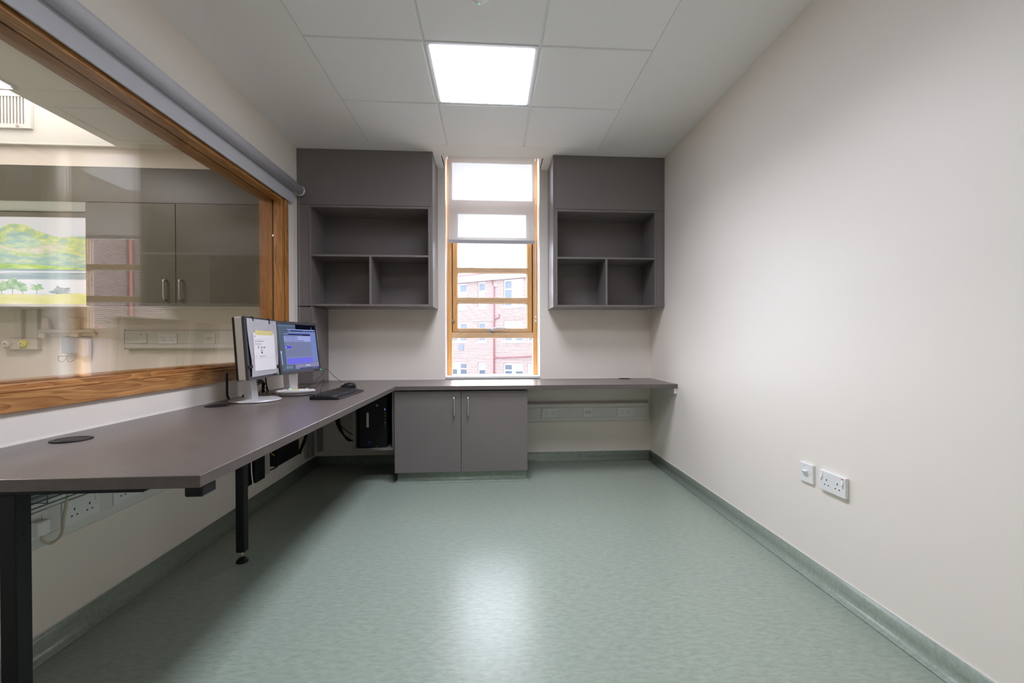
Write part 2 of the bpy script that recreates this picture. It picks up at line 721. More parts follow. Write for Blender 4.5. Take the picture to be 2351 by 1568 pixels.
def light_panel(x, y, z, label, mat, group=None):
    t = thing('ceiling_light', label, 'ceiling light', (x, y, z), group=group)
    f = MB()
    a, b = 0.294, 0.274
    f.box(-a, a, -a, -b, -0.004, 0.012)
    f.box(-a, a, b, a, -0.004, 0.012)
    f.box(-a, -b, -b, b, -0.004, 0.012)
    f.box(b, a, -b, b, -0.004, 0.012)
    f.build('frame', 'trim_white', t, bevel=0.001)
    MB().box(-b + 0.006, b - 0.006, -b + 0.006, b - 0.006, -0.009, 0.008).build('diffuser', mat, t)
    ld = bpy.data.lights.new('panel_lamp', 'AREA')
    ld.shape = 'SQUARE'
    ld.size = 0.53
    ld.spread = math.radians(141)
    ld.energy = LED_W
    ld.color = (0.850, 0.886, 1.0)
    lo = bpy.data.objects.new('lamp', ld)
    COL.objects.link(lo)
    lo.parent = t
    lo.location = (0, 0, -0.011)
    return t


light_panel(GX0 + 1.5 * T, GY1 - 1.5 * T, H, 'square white LED ceiling panel lit above the worktops in front of the window', 'led_panel')
light_panel(GX0 + 1.5 * T, GY1 - 3.5 * T, H, 'square lit LED ceiling panel over the near part of the floor, behind the sensor', 'led_panel')

# coved vinyl skirting
ZC = 0.0815


def cove_profile(n=6, r=0.032, t=0.004):
    """(distance from wall, height) round the exposed face"""
    p = [(0.0, ZC), (t, ZC)]
    for i in range(n + 1):
        a = i / n * PI / 2
        p.append((t + r - r * math.cos(a), 0.0015 + r - r * math.sin(a)))
    p.append((0.0, 0.0015))
    return p


cp = cove_profile()
struct(MB().prism([(XR - d, z) for d, z in cp], 'y', YB, D, smooth=True).build('baseboard_right', 'vinyl_green'))
struct(MB().prism([(D - d, z) for d, z in cp], 'x', XL, XR, smooth=True).build('baseboard_back', 'vinyl_green'))
struct(MB().prism([(XL + d, z) for d, z in cp], 'y', YB, D, smooth=True).build('baseboard_left', 'vinyl_green'))
sl = MB().box(XR - 0.0035, XR, YB, D, ZC, ZC + 0.003)
sl.box(XL, XR, D - 0.0035, D, ZC, ZC + 0.003)
sl.box(XL, XL + 0.0035, YB, D, ZC, ZC + 0.003)
struct(sl.build('trim_1', 'sealant'))

# ------------------------------------------------------------------ setting: outside window (window_1)
w1 = struct(empty('window_1', (0.0175, D + 0.18, WZ0)))
YF = 4.157
fr = MB().box(-0.400, -0.357, YF, YF + 0.075, 0.768, WZ1)
wpart(fr, 'jamb', 'pine_z', w1, bevel=0.002)
wpart(MB().box(0.391, 0.434, YF, YF + 0.075, 0.768, WZ1), 'jamb', 'pine_z', w1, bevel=0.002)
wpart(MB().box(-0.357, 0.391, YF, YF + 0.075, 2.744, WZ1), 'head', 'pine_x', w1, bevel=0.002)
wpart(MB().box(-0.357, 0.391, YF, YF + 0.075, 1.107, 1.160), 'transom', 'pine_x', w1, bevel=0.002)
wpart(MB().box(-0.357, 0.391, YF + 0.004, YF + 0.075, 2.305, 2.377), 'transom', 'pine_x', w1, bevel=0.002)
# white lining and sill board
rv = MB().box(WX0 - 0.0, WX0 + 0.004, D + 0.001, YF, WZ0 + 0.018, WZ1)
rv.box(WX1 - 0.004, WX1, D + 0.001, YF, WZ0 + 0.018, WZ1)
wpart(rv, 'reveal_lining', 'reveal_white', w1)
wpart(MB().box(WX0 + 0.001, WX1 - 0.001, D - 0.004, D + 0.27, WZ0 + 0.004, WZ0 + 0.024), 'sill', 'trim_white', w1, bevel=0.002)
# bottom glazing bead
wpart(MB().box(-0.357, 0.391, YF, YF + 0.06, 0.766, 0.772), 'bottom_bead', 'trim_white', w1)
# sash: stiles and five rails
sy0, sy1 = YF + 0.010, YF + 0.065
for x0, x1 in ((-0.350, -0.310), (0.338, 0.382)):
    wpart(MB().box(x0, x1, sy0, sy1, 1.163, 2.300), 'sash_stile', 'pine_z', w1, bevel=0.0015)
rails = [(1.163, 1.196), (1.432, 1.481), (1.714, 1.758), (1.992, 2.038), (2.266, 2.300)]
for z0, z1 in rails:
    wpart(MB().box(-0.310, 0.338, sy0 + 0.001, sy1, z0, z1), 'sash_rail', 'pine_x', w1, bevel=0.0015)
panes = [(rails[i][1], rails[i + 1][0]) for i in range(4)]
for z0, z1 in panes:
    b = MB()
    for q in ((-0.310, 0.338, z0, z0 + 0.005), (-0.310, 0.338, z1 - 0.005, z1), (-0.310, -0.304, z0, z1), (0.332, 0.338, z0, z1)):
        b.box(q[0], q[1], sy0 + 0.030, sy0 + 0.040, q[2], q[3])
    wpart(b, 'glazing_spacer', 'trim_white', w1)
allp = [(-0.310, 0.338, z0, z1) for z0, z1 in panes] + [(-0.357, 0.391, 0.772, 1.107), (-0.357, 0.391, 2.377, 2.744)]
for x0, x1, z0, z1 in allp:
    g = MB()
    y = sy0 + 0.028
    g.add([(x0, y, z0), (x1, y, z0), (x1, y, z1), (x0, y, z1)], [(0, 1, 2, 3)])
    wpart(g, 'pane', 'clear_glass', w1)
gsk = MB()
gsk.box(-0.3565, -0.3505, YF + 0.02, YF + 0.06, 1.163, 2.30)
gsk.box(0.3825, 0.3905, YF + 0.02, YF + 0.06, 1.163, 2.30)
gsk.box(-0.35, 0.382, YF + 0.02, YF + 0.06, 1.1602, 1.1628)
wpart(gsk, 'gasket', 'black_hole', w1)
hd = MB()
hd.box(-0.030, 0.030, sy0 - 0.008, sy0, 1.166, 1.194)
hd.cyl((0.012, sy0 - 0.008, 1.180), (0.012, sy0 - 0.030, 1.180), 0.012, 16)
hd.tube(smooth_path([(0.012, sy0 - 0.005, 1.178), (0.012, sy0 - 0.035, 1.180), (0.020, sy0 - 0.042, 1.190), (0.05, sy0 - 0.042, 1.200), (0.09, sy0 - 0.042, 1.199), (0.135, sy0 - 0.040, 1.197)]), 0.0085, 10)
wpart(hd, 'window_handle', 'silver', w1)
lk = MB().box(-0.354, -0.336, YF - 0.012, YF + 0.012, 1.258, 1.272)
lk.box(-0.352, -0.346, YF - 0.01, YF + 0.01, 1.245, 1.285)
wpart(lk, 'stay_latch', 'steel', w1)

# roller blind of the outside window
bl = thing('roller_blind', 'half lowered off-white screen roller blind in the outside window', 'blind', (0.01, 4.09, 1.965))
fb = MB()
yb = 4.085
fb.add([(-0.379, yb, 1.992), (0.399, yb, 1.992), (0.399, yb, 2.80), (-0.379, yb, 2.80)], [(0, 1, 2, 3)])
wpart(fb, 'fabric', 'blind_screen', bl)
wpart(MB().box(-0.379, 0.399, yb - 0.006, yb + 0.006, 1.964, 1.994), 'bottom_bar', 'blind_grey', bl, bevel=0.002)
wpart(MB().cyl((-0.385, yb + 0.018, 2.80), (0.405, yb + 0.018, 2.80), 0.020, 18), 'roller', 'blind_grey', bl)
bk = MB().box(-0.397, -0.386, yb - 0.02, yb + 0.05, 2.735, 2.84)
bk.box(0.4045, 0.415, yb - 0.02, yb + 0.05, 2.735, 2.84)
build_each(bk, 'bracket', 'trim_white', bl, True)
ch = MB()
for xx in (0.405, 0.411):
    ch.cyl((xx, yb - 0.01, 2.80), (xx, yb - 0.01, 1.262), 0.0011, 6)
for z in (1.262, 1.30, 2.12):
    ch.box(0.401, 0.414, yb - 0.014, yb - 0.006, z - 0.008, z + 0.008)
wpart(ch, 'bead_chain', 'trim_white', bl)

# ------------------------------------------------------------------ setting: observation window (window_2)
w2 = struct(empty('window_2', (XL, 1.8, OZ0)))
FX = -1.513
GXP = -1.585                       # plane of the glass
JY, TZ, BZ = 3.393, 2.110, 0.933   # faces of the lining
YN = 0.34                          # near end of the frame, outside the picture


def lining(parts, name, mat):
    mb = MB()
    for q in parts:
        mb.box(*q)
    return wpart(mb, name, mat, w2, bevel=0.002)


# sill member (along y)
lining([(XL2 - 0.012, GXP - 0.006, YN, 3.46, OZ0, BZ + 0.010), (GXP + 0.004, -1.543, YN, 3.46, OZ0, BZ)], 'sill_lining', 'oak_y')
lining([(-1.5425, FX, YN - 0.06, 3.485, 0.846, 0.909)], 'bottom_architrave', 'oak_y')
lining([(-1.5425, FX - 0.004, YN, 3.432, 0.9095, 0.918)], 'glazing_bead', 'oak_y')
# head member
lining([(XL2 - 0.012, GXP - 0.006, YN, JY, TZ, OZ1), (GXP + 0.004, -1.522, YN, JY, TZ, OZ1)], 'head_lining', 'oak_y')
lining([(-1.5218, FX, YN - 0.06, 3.485, 2.145, 2.205)], 'top_architrave', 'oak_y')
# jamb at the far end
lining([(XL2 - 0.012, GXP - 0.006, JY, OY1 - 0.002, BZ + 0.0105, OZ1), (GXP + 0.004, -1.522, JY, OY1 - 0.002, BZ, OZ1)], 'jamb_lining', 'oak_z')
lining([(-1.5218, FX, 3.432, 3.485, 0.9095, 2.145)], 'jamb_architrave', 'oak_z')
lining([(XL2 - 0.012, GXP - 0.006, OY0 + 0.002, YN, OZ0, OZ1), (GXP + 0.004, FX, OY0 + 0.002, YN, OZ0, OZ1)], 'jamb_lining', 'oak_z')
gk = MB().box(GXP - 0.006, GXP + 0.004, JY + 0.006, JY + 0.03, OZ0 + 0.02, OZ1)
gk.box(GXP - 0.006, GXP + 0.004, YN, JY + 0.03, OZ0 + 0.02, BZ - 0.005)
gk.box(GXP - 0.006, GXP + 0.004, YN, JY + 0.03, TZ + 0.005, OZ1)
wpart(gk, 'gasket', 'black_hole', w2)
gp = MB().box(GXP - 0.0055, GXP + 0.0035, YN + 0.001, JY + 0.004, BZ - 0.004, TZ + 0.004)
wpart(gp, 'pane', 'lead_glass', w2)
gp = MB().box(GXP - 0.0290, GXP - 0.0200, YN + 0.001, JY, BZ + 0.011, TZ)
wpart(gp, 'pane', 'lead_glass', w2)

# its roller blind, rolled up
rb = thing('roller_blind', 'grey roller blind rolled up above the oak observation window', 'blind', (XL + 0.045, 1.9, 2.252))
RXC, RZC = -1.482, 2.252
wpart(MB().cyl((RXC, 0.30, RZC), (RXC, 3.600, RZC), 0.0365, 28), 'roller', 'blind_grey', rb)
cap = MB().cyl((RXC, 3.600, RZC), (RXC, 3.622, RZC), 0.039, 28)
cap.cyl((RXC, 3.622, RZC), (RXC, 3.634, RZC), 0.030, 24, r1=0.022)
cap.box(XL + 0.001, RXC, 3.606, 3.620, RZC - 0.02, RZC + 0.02)
wpart(cap, 'end_cap', 'plastic_white', rb)
wpart(MB().box(-1.5065, -1.5045, 0.31, 3.544, 2.150, 2.262), 'fabric', 'blind_grey', rb)
wpart(MB().box(-1.510, -1.500, 0.31, 3.545, 2.126, 2.151), 'bottom_bar', 'blind_grey', rb, bevel=0.002)
chn = MB()
for xx in (-1.519, -1.486):
    chn.cyl((xx, 3.607, 2.25), (xx, 3.607, 0.99), 0.0010, 6)
    for i in range(105):
        z = 2.24 - i * 0.012
        r = 0.0019
        chn.add([(xx + r, 3.607, z), (xx, 3.607 + r, z), (xx - r, 3.607, z), (xx, 3.607 - r, z), (xx, 3.607, z + r), (xx, 3.607, z - r)],
                [(0, 1, 4), (1, 2, 4), (2, 3, 4), (3, 0, 4), (1, 0, 5), (2, 1, 5), (3, 2, 5), (0, 3, 5)])
chn.tube([(-1.519, 3.607, 0.99), (-1.512, 3.607, 0.975), (-1.5025, 3.607, 0.97), (-1.493, 3.607, 0.975), (-1.486, 3.607, 0.99)], 0.001, 6)
wpart(chn, 'bead_chain', 'grey_shell', rb)

# ------------------------------------------------------------------ wall cupboards
LM = 'laminate'


def wall_unit(name, label, x0, x1, xs0, xs1, filler, div, side):
    """x0..x1 whole width, xs0..xs1 carcass, filler strip to the wall, open shelves below a blank top panel"""
    t = thing(name, label, 'wall cupboard', ((x0 + x1) / 2, YC, 1.36))
    z0, z1, zs = 1.360, 2.143, 2.164
    th = 0.018
    yb = D - 0.003
    wpart(MB().box(xs0, xs0 + th, YC, yb, z0, zs - 0.002), 'side_panel', LM, t, bevel=0.001)
    wpart(MB().box(xs1 - th, xs1, YC, yb, z0, zs - 0.002), 'side_panel', LM, t, bevel=0.001)
    wpart(MB().box(xs0 + th, xs1 - th, YC, yb, z0, 1.376), 'bottom_panel', LM, t, bevel=0.001)
    wpart(MB().box(xs0 + th, xs1 - th, YC, yb, z1, zs - 0.002), 'top_panel', LM, t, bevel=0.001)
    wpart(MB().box(xs0 + th, xs1 - th, yb - 0.018, yb, 1.376, z1), 'back_panel', LM, t)
    wpart(MB().box(xs0 + th, xs1 - th, YC + 0.002, yb - 0.018, 1.755, 1.771), 'shelf', LM, t, bevel=0.001)
    wpart(MB().box(div - 0.009, div + 0.009, YC + 0.002, yb - 0.018, 1.376, 1.755), 'divider', LM, t, bevel=0.001)
    wpart(MB().box(filler[0], filler[1], YC, YC + 0.018, z0, zs - 0.002), 'filler_strip', LM, t, bevel=0.001)
    a, b = (x0, x1 - 0.019) if side > 0 else (x0 + 0.019, x1)
    wpart(MB().box(a, b, YC - 0.001, YC + 0.017, zs, H - 0.002), 'fascia_panel', LM, t, bevel=0.001)
    e0, e1 = (x1 - 0.0185, x1) if side > 0 else (x0, x0 + 0.0185)
    wpart(MB().box(e0, e1, YC - 0.001, yb, z0 - 0.001, H - 0.001), 'end_panel', LM, t, bevel=0.001)
    return t


wall_unit('wall_cupboard', 'grey open-shelf wall unit between the observation window and the outside window', XL + 0.001, -0.466,
          -1.438, -0.485, (XL + 0.001, -1.439), -0.9615, 1)
wall_unit('wall_cupboard', 'grey open-shelf wall unit between the outside window and the blank wall', 0.511, XR - 0.001,
          0.530, 1.383, (1.384, XR - 0.001), 0.9575, -1)
# boxed-in corner under the left unit
bx = thing('corner_boxing', 'narrow grey laminate boxing standing on the worktop in the corner behind the monitors', 'panel', (-1.47, 3.84, ZD))
wpart(MB().box(XL + 0.002, -1.427, YC, YC + 0.016, ZD + 0.001, 1.352), 'front_panel', LM, bx, bevel=0.001)
wpart(MB().box(-1.4265, -1.409, YC, D - 0.002, ZD + 0.001, 1.357), 'side_panel', LM, bx, bevel=0.001)

# ------------------------------------------------------------------ worktops
DX, DY0, DYF = -0.7165, 1.155, 3.399
TH = 0.031
wt = MB().prism([(XL + 0.001, DY0), (DX, DY0), (DX, DYF), (XR - 0.001, DYF), (XR - 0.001, D - 0.005), (XL + 0.001, D - 0.005)], 'z', ZD - TH, ZD)
wtop = wt.build('worktop', 'laminate_top', None, bevel=0.0015)
tag(wtop, 'L-shaped grey-brown laminate worktop along the glazed wall and the window wall', 'worktop')
for n_, q in ((2, (XL + 0.001, XL + 0.004, DY0, YC)), (3, (-1.405, WX0, D - 0.006, D - 0.001)), (4, (WX1, XR - 0.001, D - 0.006, D - 0.001)), (5, (XR - 0.004, XR - 0.001, DYF, D - 0.006))):
    struct(MB().box(*q, ZD, ZD + 0.003).build('trim_%d' % n_, 'sealant'))
# support batten at the right end of the worktop
bt = MB().box(1.428, 1.4495, DYF + 0.012, D - 0.01, 0.664, 0.7085)
tag(bt.build('support_batten', 'trim_white', bevel=0.002), 'white batten on the blank wall carrying the worktop end', 'batten')


def grommet(x, y, label):
    t = thing('cable_grommet', label, 'grommet', (x, y, ZD))
    MB().lathe([(0.055, 0.0002), (0.055, 0.0025), (0.050, 0.0035), (0.040, 0.0035), (0.039, 0.001), (0.039, 0.0002)], (0, 0, 0), 32).build('rim', 'black_plastic', t)
    lid = MB()
    pts = [(0.0385 * math.cos(a), 0.0385 * math.sin(a)) for a in [(-0.15 + 1.55 * i / 24) * PI for i in range(25)]]
    lid.prism(pts, 'z', 0.001, 0.0030)
    lid.build('lid', 'black_plastic', t)
    return t


grommet(-1.415, 1.614, 'black round cable grommet by the free end of the worktop')
grommet(-1.42, 2.43, 'black round cable grommet beside the stand of the paper-covered monitor')
grommet(1.194, 3.945, 'black round cable grommet in the window worktop near the blank wall')

# desk legs
lf = thing('leg_frame', 'black steel leg frame under the free end of the worktop', 'desk leg', (-1.21, 1.225, 0), group='black worktop legs')
lf2 = thing('leg_frame', 'black steel leg on a round foot halfway along the worktop', 'desk leg', (-1.21, 2.266, 0), group='black worktop legs')
for t, y0 in ((lf, 1.207), (lf2, 2.246)):
    wpart(MB().box(-1.232, -1.192, y0, y0 + 0.040, 0.052, 0.686), 'leg', 'black_metal', t, bevel=0.003, seg=2)
    wpart(MB().box(-1.47, -0.885, y0 - 0.004, y0 + 0.044, 0.686, 0.7085), 'top_beam', 'black_metal', t, bevel=0.002)
    wpart(MB().box(-0.885, -0.765, y0 + 0.002, y0 + 0.038, 0.692, 0.7085), 'beam_end', 'black_metal', t, bevel=0.001)
    ft = MB().cyl((-1.212, y0 + 0.02, 0.02), (-1.212, y0 + 0.02, 0.053), 0.006, 12, m=1)
    ft.lathe([(0.026, 0.0005), (0.027, 0.006), (0.022, 0.014), (0.010, 0.024)], (-1.212, y0 + 0.02, 0), 24)
    wpart(ft, 'levelling_foot', ['black_plastic', 'steel'], t)
    hl = MB()
    for z in (0.20, 0.58):
        hl.cyl((-1.1922, y0 + 0.02, z), (-1.1912, y0 + 0.02, z), 0.004, 10)
    build_each(hl, 'screw_hole', 'black_hole', t, True)
wpart(MB().box(-0.763, -0.7195, 1.168, 1.226, 0.682, 0.7085), 'beam_block', 'black_metal', lf, bevel=0.003)

# ------------------------------------------------------------------ base cupboard
CX0, CX1, CYF = -0.727, 0.279, 3.430
cb = thing('base_cupboard', 'grey laminate two-door base cupboard under the window worktop', 'cupboard', ((CX0 + CX1) / 2, 3.7, 0))
wpart(MB().box(CX0, CX0 + 0.018, CYF + 0.020, D - 0.02, 0.083, 0.708), 'side_panel', LM, cb, bevel=0.001)
wpart(MB().box(CX1 - 0.018, CX1, CYF + 0.020, D - 0.02, 0.083, 0.708), 'side_panel', LM, cb, bevel=0.001)
wpart(MB().box(CX0 + 0.018, CX1 - 0.018, CYF + 0.020, D - 0.02, 0.083, 0.101), 'bottom_panel', LM, cb)
wpart(MB().box(CX0 + 0.018, CX1 - 0.018, CYF + 0.022, CYF + 0.04, 0.64, 0.708), 'top_rail', 'black_hole', cb)
wpart(MB().box(CX0 + 0.018, CX1 - 0.018, D - 0.04, D - 0.022, 0.101, 0.70), 'back_panel', LM, cb)
for x0, x1, hx in ((CX0 + 0.001, -0.2295, -0.279), (-0.2265, CX1 - 0.001, -0.174)):
    d = wpart(MB().box(x0, x1, CYF, CYF + 0.018, 0.083, 0.699), 'door', LM, cb, bevel=0.001)
    h = MB().tube(smooth_path([(hx, CYF - 0.001, 0.655), (hx, CYF - 0.020, 0.655), (hx, CYF - 0.030, 0.648), (hx, CYF - 0.032, 0.630), (hx, CYF - 0.032, 0.540), (hx, CYF - 0.030, 0.522), (hx, CYF - 0.020, 0.515), (hx, CYF - 0.001, 0.515)], 4), 0.005, 10)
    h.build('handle', 'steel', d)
# plinth wrapped in the floor vinyl, coved at its foot
pp = [(t, z) for t, z in cp]
pl = MB()
PF = 3.468
px0, px1 = -0.712, 0.268
prof = [(-0.0, 0.0825)] + [(d - 0.004, z) for d, z in cp[1:-1]]
rings = []
for d, z in prof:
    rings.append([(px0 - d, D - 0.03, z), (px0 - d, PF - d, z), (px1 + d, PF - d, z), (px1 + d, D - 0.03, z)])
b0 = len(pl.v)
for r in rings:
    pl.v += r
for k in range(len(rings) - 1):
    for i in range(3):
        pl.f.append([b0 + k * 4 + i, b0 + k * 4 + i + 1, b0 + (k + 1) * 4 + i + 1, b0 + (k + 1) * 4 + i][::-1])
        pl.m.append(0)
        pl.s.append(True)
wpart(pl, 'plinth', 'vinyl_green', cb)

# ------------------------------------------------------------------ computer housing and tower
pb = thing('computer_housing', 'open-fronted grey laminate box hung under the worktop beside the cupboard', 'housing', (-0.89, 3.7, 0.25))
HX0, HX1, HY0, HY1, HZ0 = -1.045, -0.733, 3.462, 3.95, 0.250
wpart(MB().box(HX0, HX0 + 0.018, HY0, HY1, HZ0, 0.7085), 'side_panel', LM, pb, bevel=0.001)
wpart(MB().box(HX1 - 0.018, HX1, HY0, HY1, HZ0, 0.7085), 'side_panel', LM, pb, bevel=0.001)
wpart(MB().box(HX0 + 0.018, HX1 - 0.018, HY0, HY1, HZ0, HZ0 + 0.018), 'bottom_panel', LM, pb, bevel=0.001)
wpart(MB().box(HX0 + 0.018, HX1 - 0.018, HY1 - 0.018, HY1, HZ0 + 0.018, 0.7085), 'back_panel', LM, pb)
pc = thing('computer_tower', 'black desktop computer tower standing in the open grey housing', 'computer', (-0.89, 3.70, HZ0 + 0.018))
TX0, TX1, TY0 = -1.000, -0.795, 3.474
wpart(MB().box(TX0, TX1, TY0 + 0.012, TY0 + 0.42, 0.2695, 0.655), 'case', 'black_plastic', pc, bevel=0.004, seg=2)
wpart(MB().box(TX0 + 0.001, TX1 - 0.001, TY0, TY0 + 0.0115, 0.271, 0.653), 'front_panel', 'black_plastic', pc, bevel=0.003, seg=2)
dv = MB().box(-0.944, -0.928, TY0 - 0.0025, TY0 - 0.0002, 0.425, 0.535)
wpart(dv, 'drive_slot', 'silver', pc)
dl = MB().box(-0.937, -0.935, TY0 - 0.0031, TY0 - 0.0025, 0.43, 0.53)
wpart(dl, 'drive_seam', 'dark_grey_plastic', pc)
lg = MB()          # four slanted strokes and their links
for i, (h0, h1) in enumerate(((-0.004, 0.008), (-0.006, 0.006), (-0.008, 0.006), (-0.006, 0.004))):
    x = -0.875 + i * 0.0042
    lg.add([(x, TY0 - 0.0006, 0.590 + h0), (x + 0.0016, TY0 - 0.0006, 0.590 + h0), (x + 0.0050, TY0 - 0.0006, 0.590 + h1), (x + 0.0034, TY0 - 0.0006, 0.590 + h1)], [(0, 1, 2, 3)])
lg.add([(-0.872, TY0 - 0.0006, 0.594), (-0.866, TY0 - 0.0006, 0.594), (-0.865, TY0 - 0.0006, 0.5955), (-0.871, TY0 - 0.0006, 0.5955)], [(0, 1, 2, 3)])
lg.add([(-0.866, TY0 - 0.0006, 0.585), (-0.858, TY0 - 0.0006, 0.585), (-0.8575, TY0 - 0.0006, 0.5865), (-0.8655, TY0 - 0.0006, 0.5865)], [(0, 1, 2, 3)])
zt = text_mb('Z', 0.010)
wpart(lg, 'logo', 'silver', pc)
zl = merge(MB(), zt, -0.872, TY0 - 0.0006, 0.274)
wpart(zl, 'emblem', 'silver', pc)
st = MB().box(-0.932, -0.914, TY0 - 0.0008, TY0 - 0.0001, 0.300, 0.318)
wpart(st, 'sticker', 'sticker_blue', pc)
wpart(MB().box(-0.8085, -0.8055, TY0 - 0.001, TY0 - 0.0001, 0.552, 0.566), 'power_light', 'blue_led', pc)
po = MB()
for z, hh in ((0.528, .010), (0.505, .010), (0.478, .006), (0.452, .012), (0.434, .004)):
    po.box(-0.8080, -0.8055, TY0 - 0.001, TY0 - 0.0001, z, z + hh)
build_each(po, 'port', 'grey_plastic', pc, True)

# ------------------------------------------------------------------ trunking and sockets


def trunk_profile(z0, z1, l0, l1, d):
    """(depth from wall, z): bevelled lips round a recessed channel"""
    return [(0, z0), (d * 0.75, z0), (d, z0 + 0.010), (d, l0 - 0.001), (d - 0.006, l0 - 0.001), (d - 0.006, l1 + 0.001), (d, l1 + 0.001), (d, z1 - 0.014), (d * 0.62, z1), (0, z1)]


def pin(mb, x, z, m=1, y=-0.0113):
    mb.box(x - 0.0022, x + 0.0022, y, y + 0.001, z + 0.006, z + 0.0145, m)
    mb.box(x - 0.0135, x - 0.0075, y, y + 0.001, z - 0.013, z - 0.0085, m)
    mb.box(x + 0.0075, x + 0.0135, y, y + 0.001, z - 0.013, z - 0.0085, m)


def double_socket(loc, rz, label, group=None, red=False, depth=0.011, w=0.146):
    t = thing('double_socket', label, 'socket', loc, rz, group)
    MB().box(-w / 2, w / 2, -depth, 0, -0.043, 0.043).build('faceplate', 'plastic_white', t, bevel=0.003, seg=2)
    pm = MB()
    pin(pm, -0.030, -0.004, 0, -depth - 0.0006)
    pin(pm, 0.030, -0.004, 0, -depth - 0.0006)
    build_each(pm, 'pin_hole', 'black_hole', t)
    for s in (-1, 1):
        k = MB()
        x = s * 0.0575
        y = -depth
        k.add([(x - 0.006, y, 0.010), (x + 0.006, y, 0.010), (x + 0.006, y, 0.034), (x - 0.006, y, 0.034),
               (x - 0.006, y - 0.0055, 0.012), (x + 0.006, y - 0.0055, 0.012), (x + 0.006, y - 0.001, 0.034), (x - 0.006, y - 0.001, 0.034)],
              [(4, 5, 6, 7), (0, 1, 5, 4), (1, 2, 6, 5), (2, 3, 7, 6), (3, 0, 4, 7)])
        sw = k.build('switch', 'plastic_white', t)
        if red and s == 1:
            MB().box(x - 0.004, x + 0.004, y - 0.003, y - 0.0005, 0.0335, 0.0365).build('red_mark', 'red_mark', sw)
    sc = MB()
    for x in (-0.0603, 0.0603):
        sc.cyl((x, -depth - 0.0006, 0), (x, -depth + 0.001, 0), 0.0030, 12)
    build_each(sc, 'screw', 'steel', t)
    return t


def data_plate(loc, rz, label, mat='plastic_white'):
    t = thing('data_outlet', label, 'socket', loc, rz)
    MB().box(-0.043, 0.043, -0.010, 0, -0.043, 0.043).build('faceplate', mat, t, bevel=0.003, seg=2)
    j = MB()
    for s in (-1, 1):
        x = s * 0.0125
        j.prism([(x - 0.011, 0.008), (x + 0.011, 0.008), (x + 0.0075, -0.016), (x - 0.0075, -0.016)], 'y', -0.0135, -0.0095)
    build_each(j, 'jack', 'cream_plastic', t, bevel=0.001)
    r = MB().box(-0.028, 0.028, -0.0125, -0.0098, 0.006, 0.0095)
    for x in (-0.032, 0.032):
        r.cyl((x, -0.0106, 0), (x, -0.0095, 0), 0.003, 10)
    build_each(r, 'shutter', 'grey_plastic', t)
    return t


# back wall trunking, under the worktop right of the cupboard
tb = thing('dado_trunking', 'white dado trunking under the worktop beside the base cupboard', 'trunking', (0.85, D, 0.357))
bz0, bz1, bl0, bl1 = 0.357, 0.531, 0.399, 0.486
body = MB().prism([(D - 0.002 - d, z) for d, z in trunk_profile(bz0, bz1, bl0, bl1, 0.050)], 'x', 0.281, 1.412)
wpart(body, 'body', 'trunk_white', tb)
wpart(MB().box(1.4125, 1.4165, D - 0.053, D - 0.002, bz0 - 0.001, bz1 + 0.001), 'end_cap', 'trunk_white', tb)
SB = (0.520, 0.8615, 1.2015)
covers = [(0.283, 0.446), (0.594, 0.818), (0.905, 1.128), (1.275, 1.411)]
for a, b in covers:
    wpart(MB().box(a, b, D - 0.0525, D - 0.0470, bl0, bl1), 'lid', 'trunk_white', tb, bevel=0.001)
ys = D - 0.047
double_socket((SB[0], ys, 0.4425), 0, 'white double socket in the trunking next to the base cupboard')
data_plate((SB[1], ys, 0.4425), 0, 'white twin data outlet between the two sockets beside the base cupboard')
double_socket((SB[2], ys, 0.4425), 0, 'white double socket in the trunking near the corner with the blank wall')

# left wall trunking under the worktop
tl = thing('dado_trunking', 'white dado trunking on the wall below the observation window', 'trunking', (XL, 1.7, 0.392))
lz0, lz1, ll0, ll1 = 0.392, 0.562, 0.431, 0.518
body = MB().prism([(XL + 0.002 + d, z) for d, z in trunk_profile(lz0, lz1, ll0, ll1, 0.050)], 'y', 0.9, 2.62)
wpart(body, 'body', 'trunk_white', tl)
for a, b in ((1.590, 1.640), (1.788, 1.850), (1.998, 2.60)):
    wpart(MB().box(XL + 0.048, XL + 0.0535, a, b, ll0, ll1), 'lid', 'trunk_white', tl, bevel=0.001)
xs = XL + 0.048
double_socket((xs, 1.714, 0.4745), PI / 2, 'white double socket beside the beige flex, behind the leg frame')
double_socket((xs, 1.924, 0.4745), PI / 2, 'white double socket half hidden by the steel beam of the worktop')
s0 = double_socket((xs, 1.516, 0.4745), PI / 2, 'white double socket holding the white plug behind the black leg')
pg = thing('mains_plug', 'white mains plug with a beige flex rising to the wire tray', 'plug', (xs + 0.012, 1.546, 0.47))
k = MB().box(xs + 0.0125, xs + 0.040, 1.526, 1.568, 0.446, 0.494)
wpart(k, 'plug_body', 'plastic_white', pg, bevel=0.005, seg=2)
wpart(MB().tube(smooth_path([(xs + 0.028, 1.548, 0.447), (xs + 0.030, 1.552, 0.425), (xs + 0.035, 1.575, 0.408), (xs + 0.04, 1.602, 0.425), (xs + 0.045, 1.606, 0.48), (xs + 0.06, 1.60, 0.54), (xs + 0.075, 1.595, 0.598)]), 0.0042, 8), 'flex', 'beige_cable', pg)
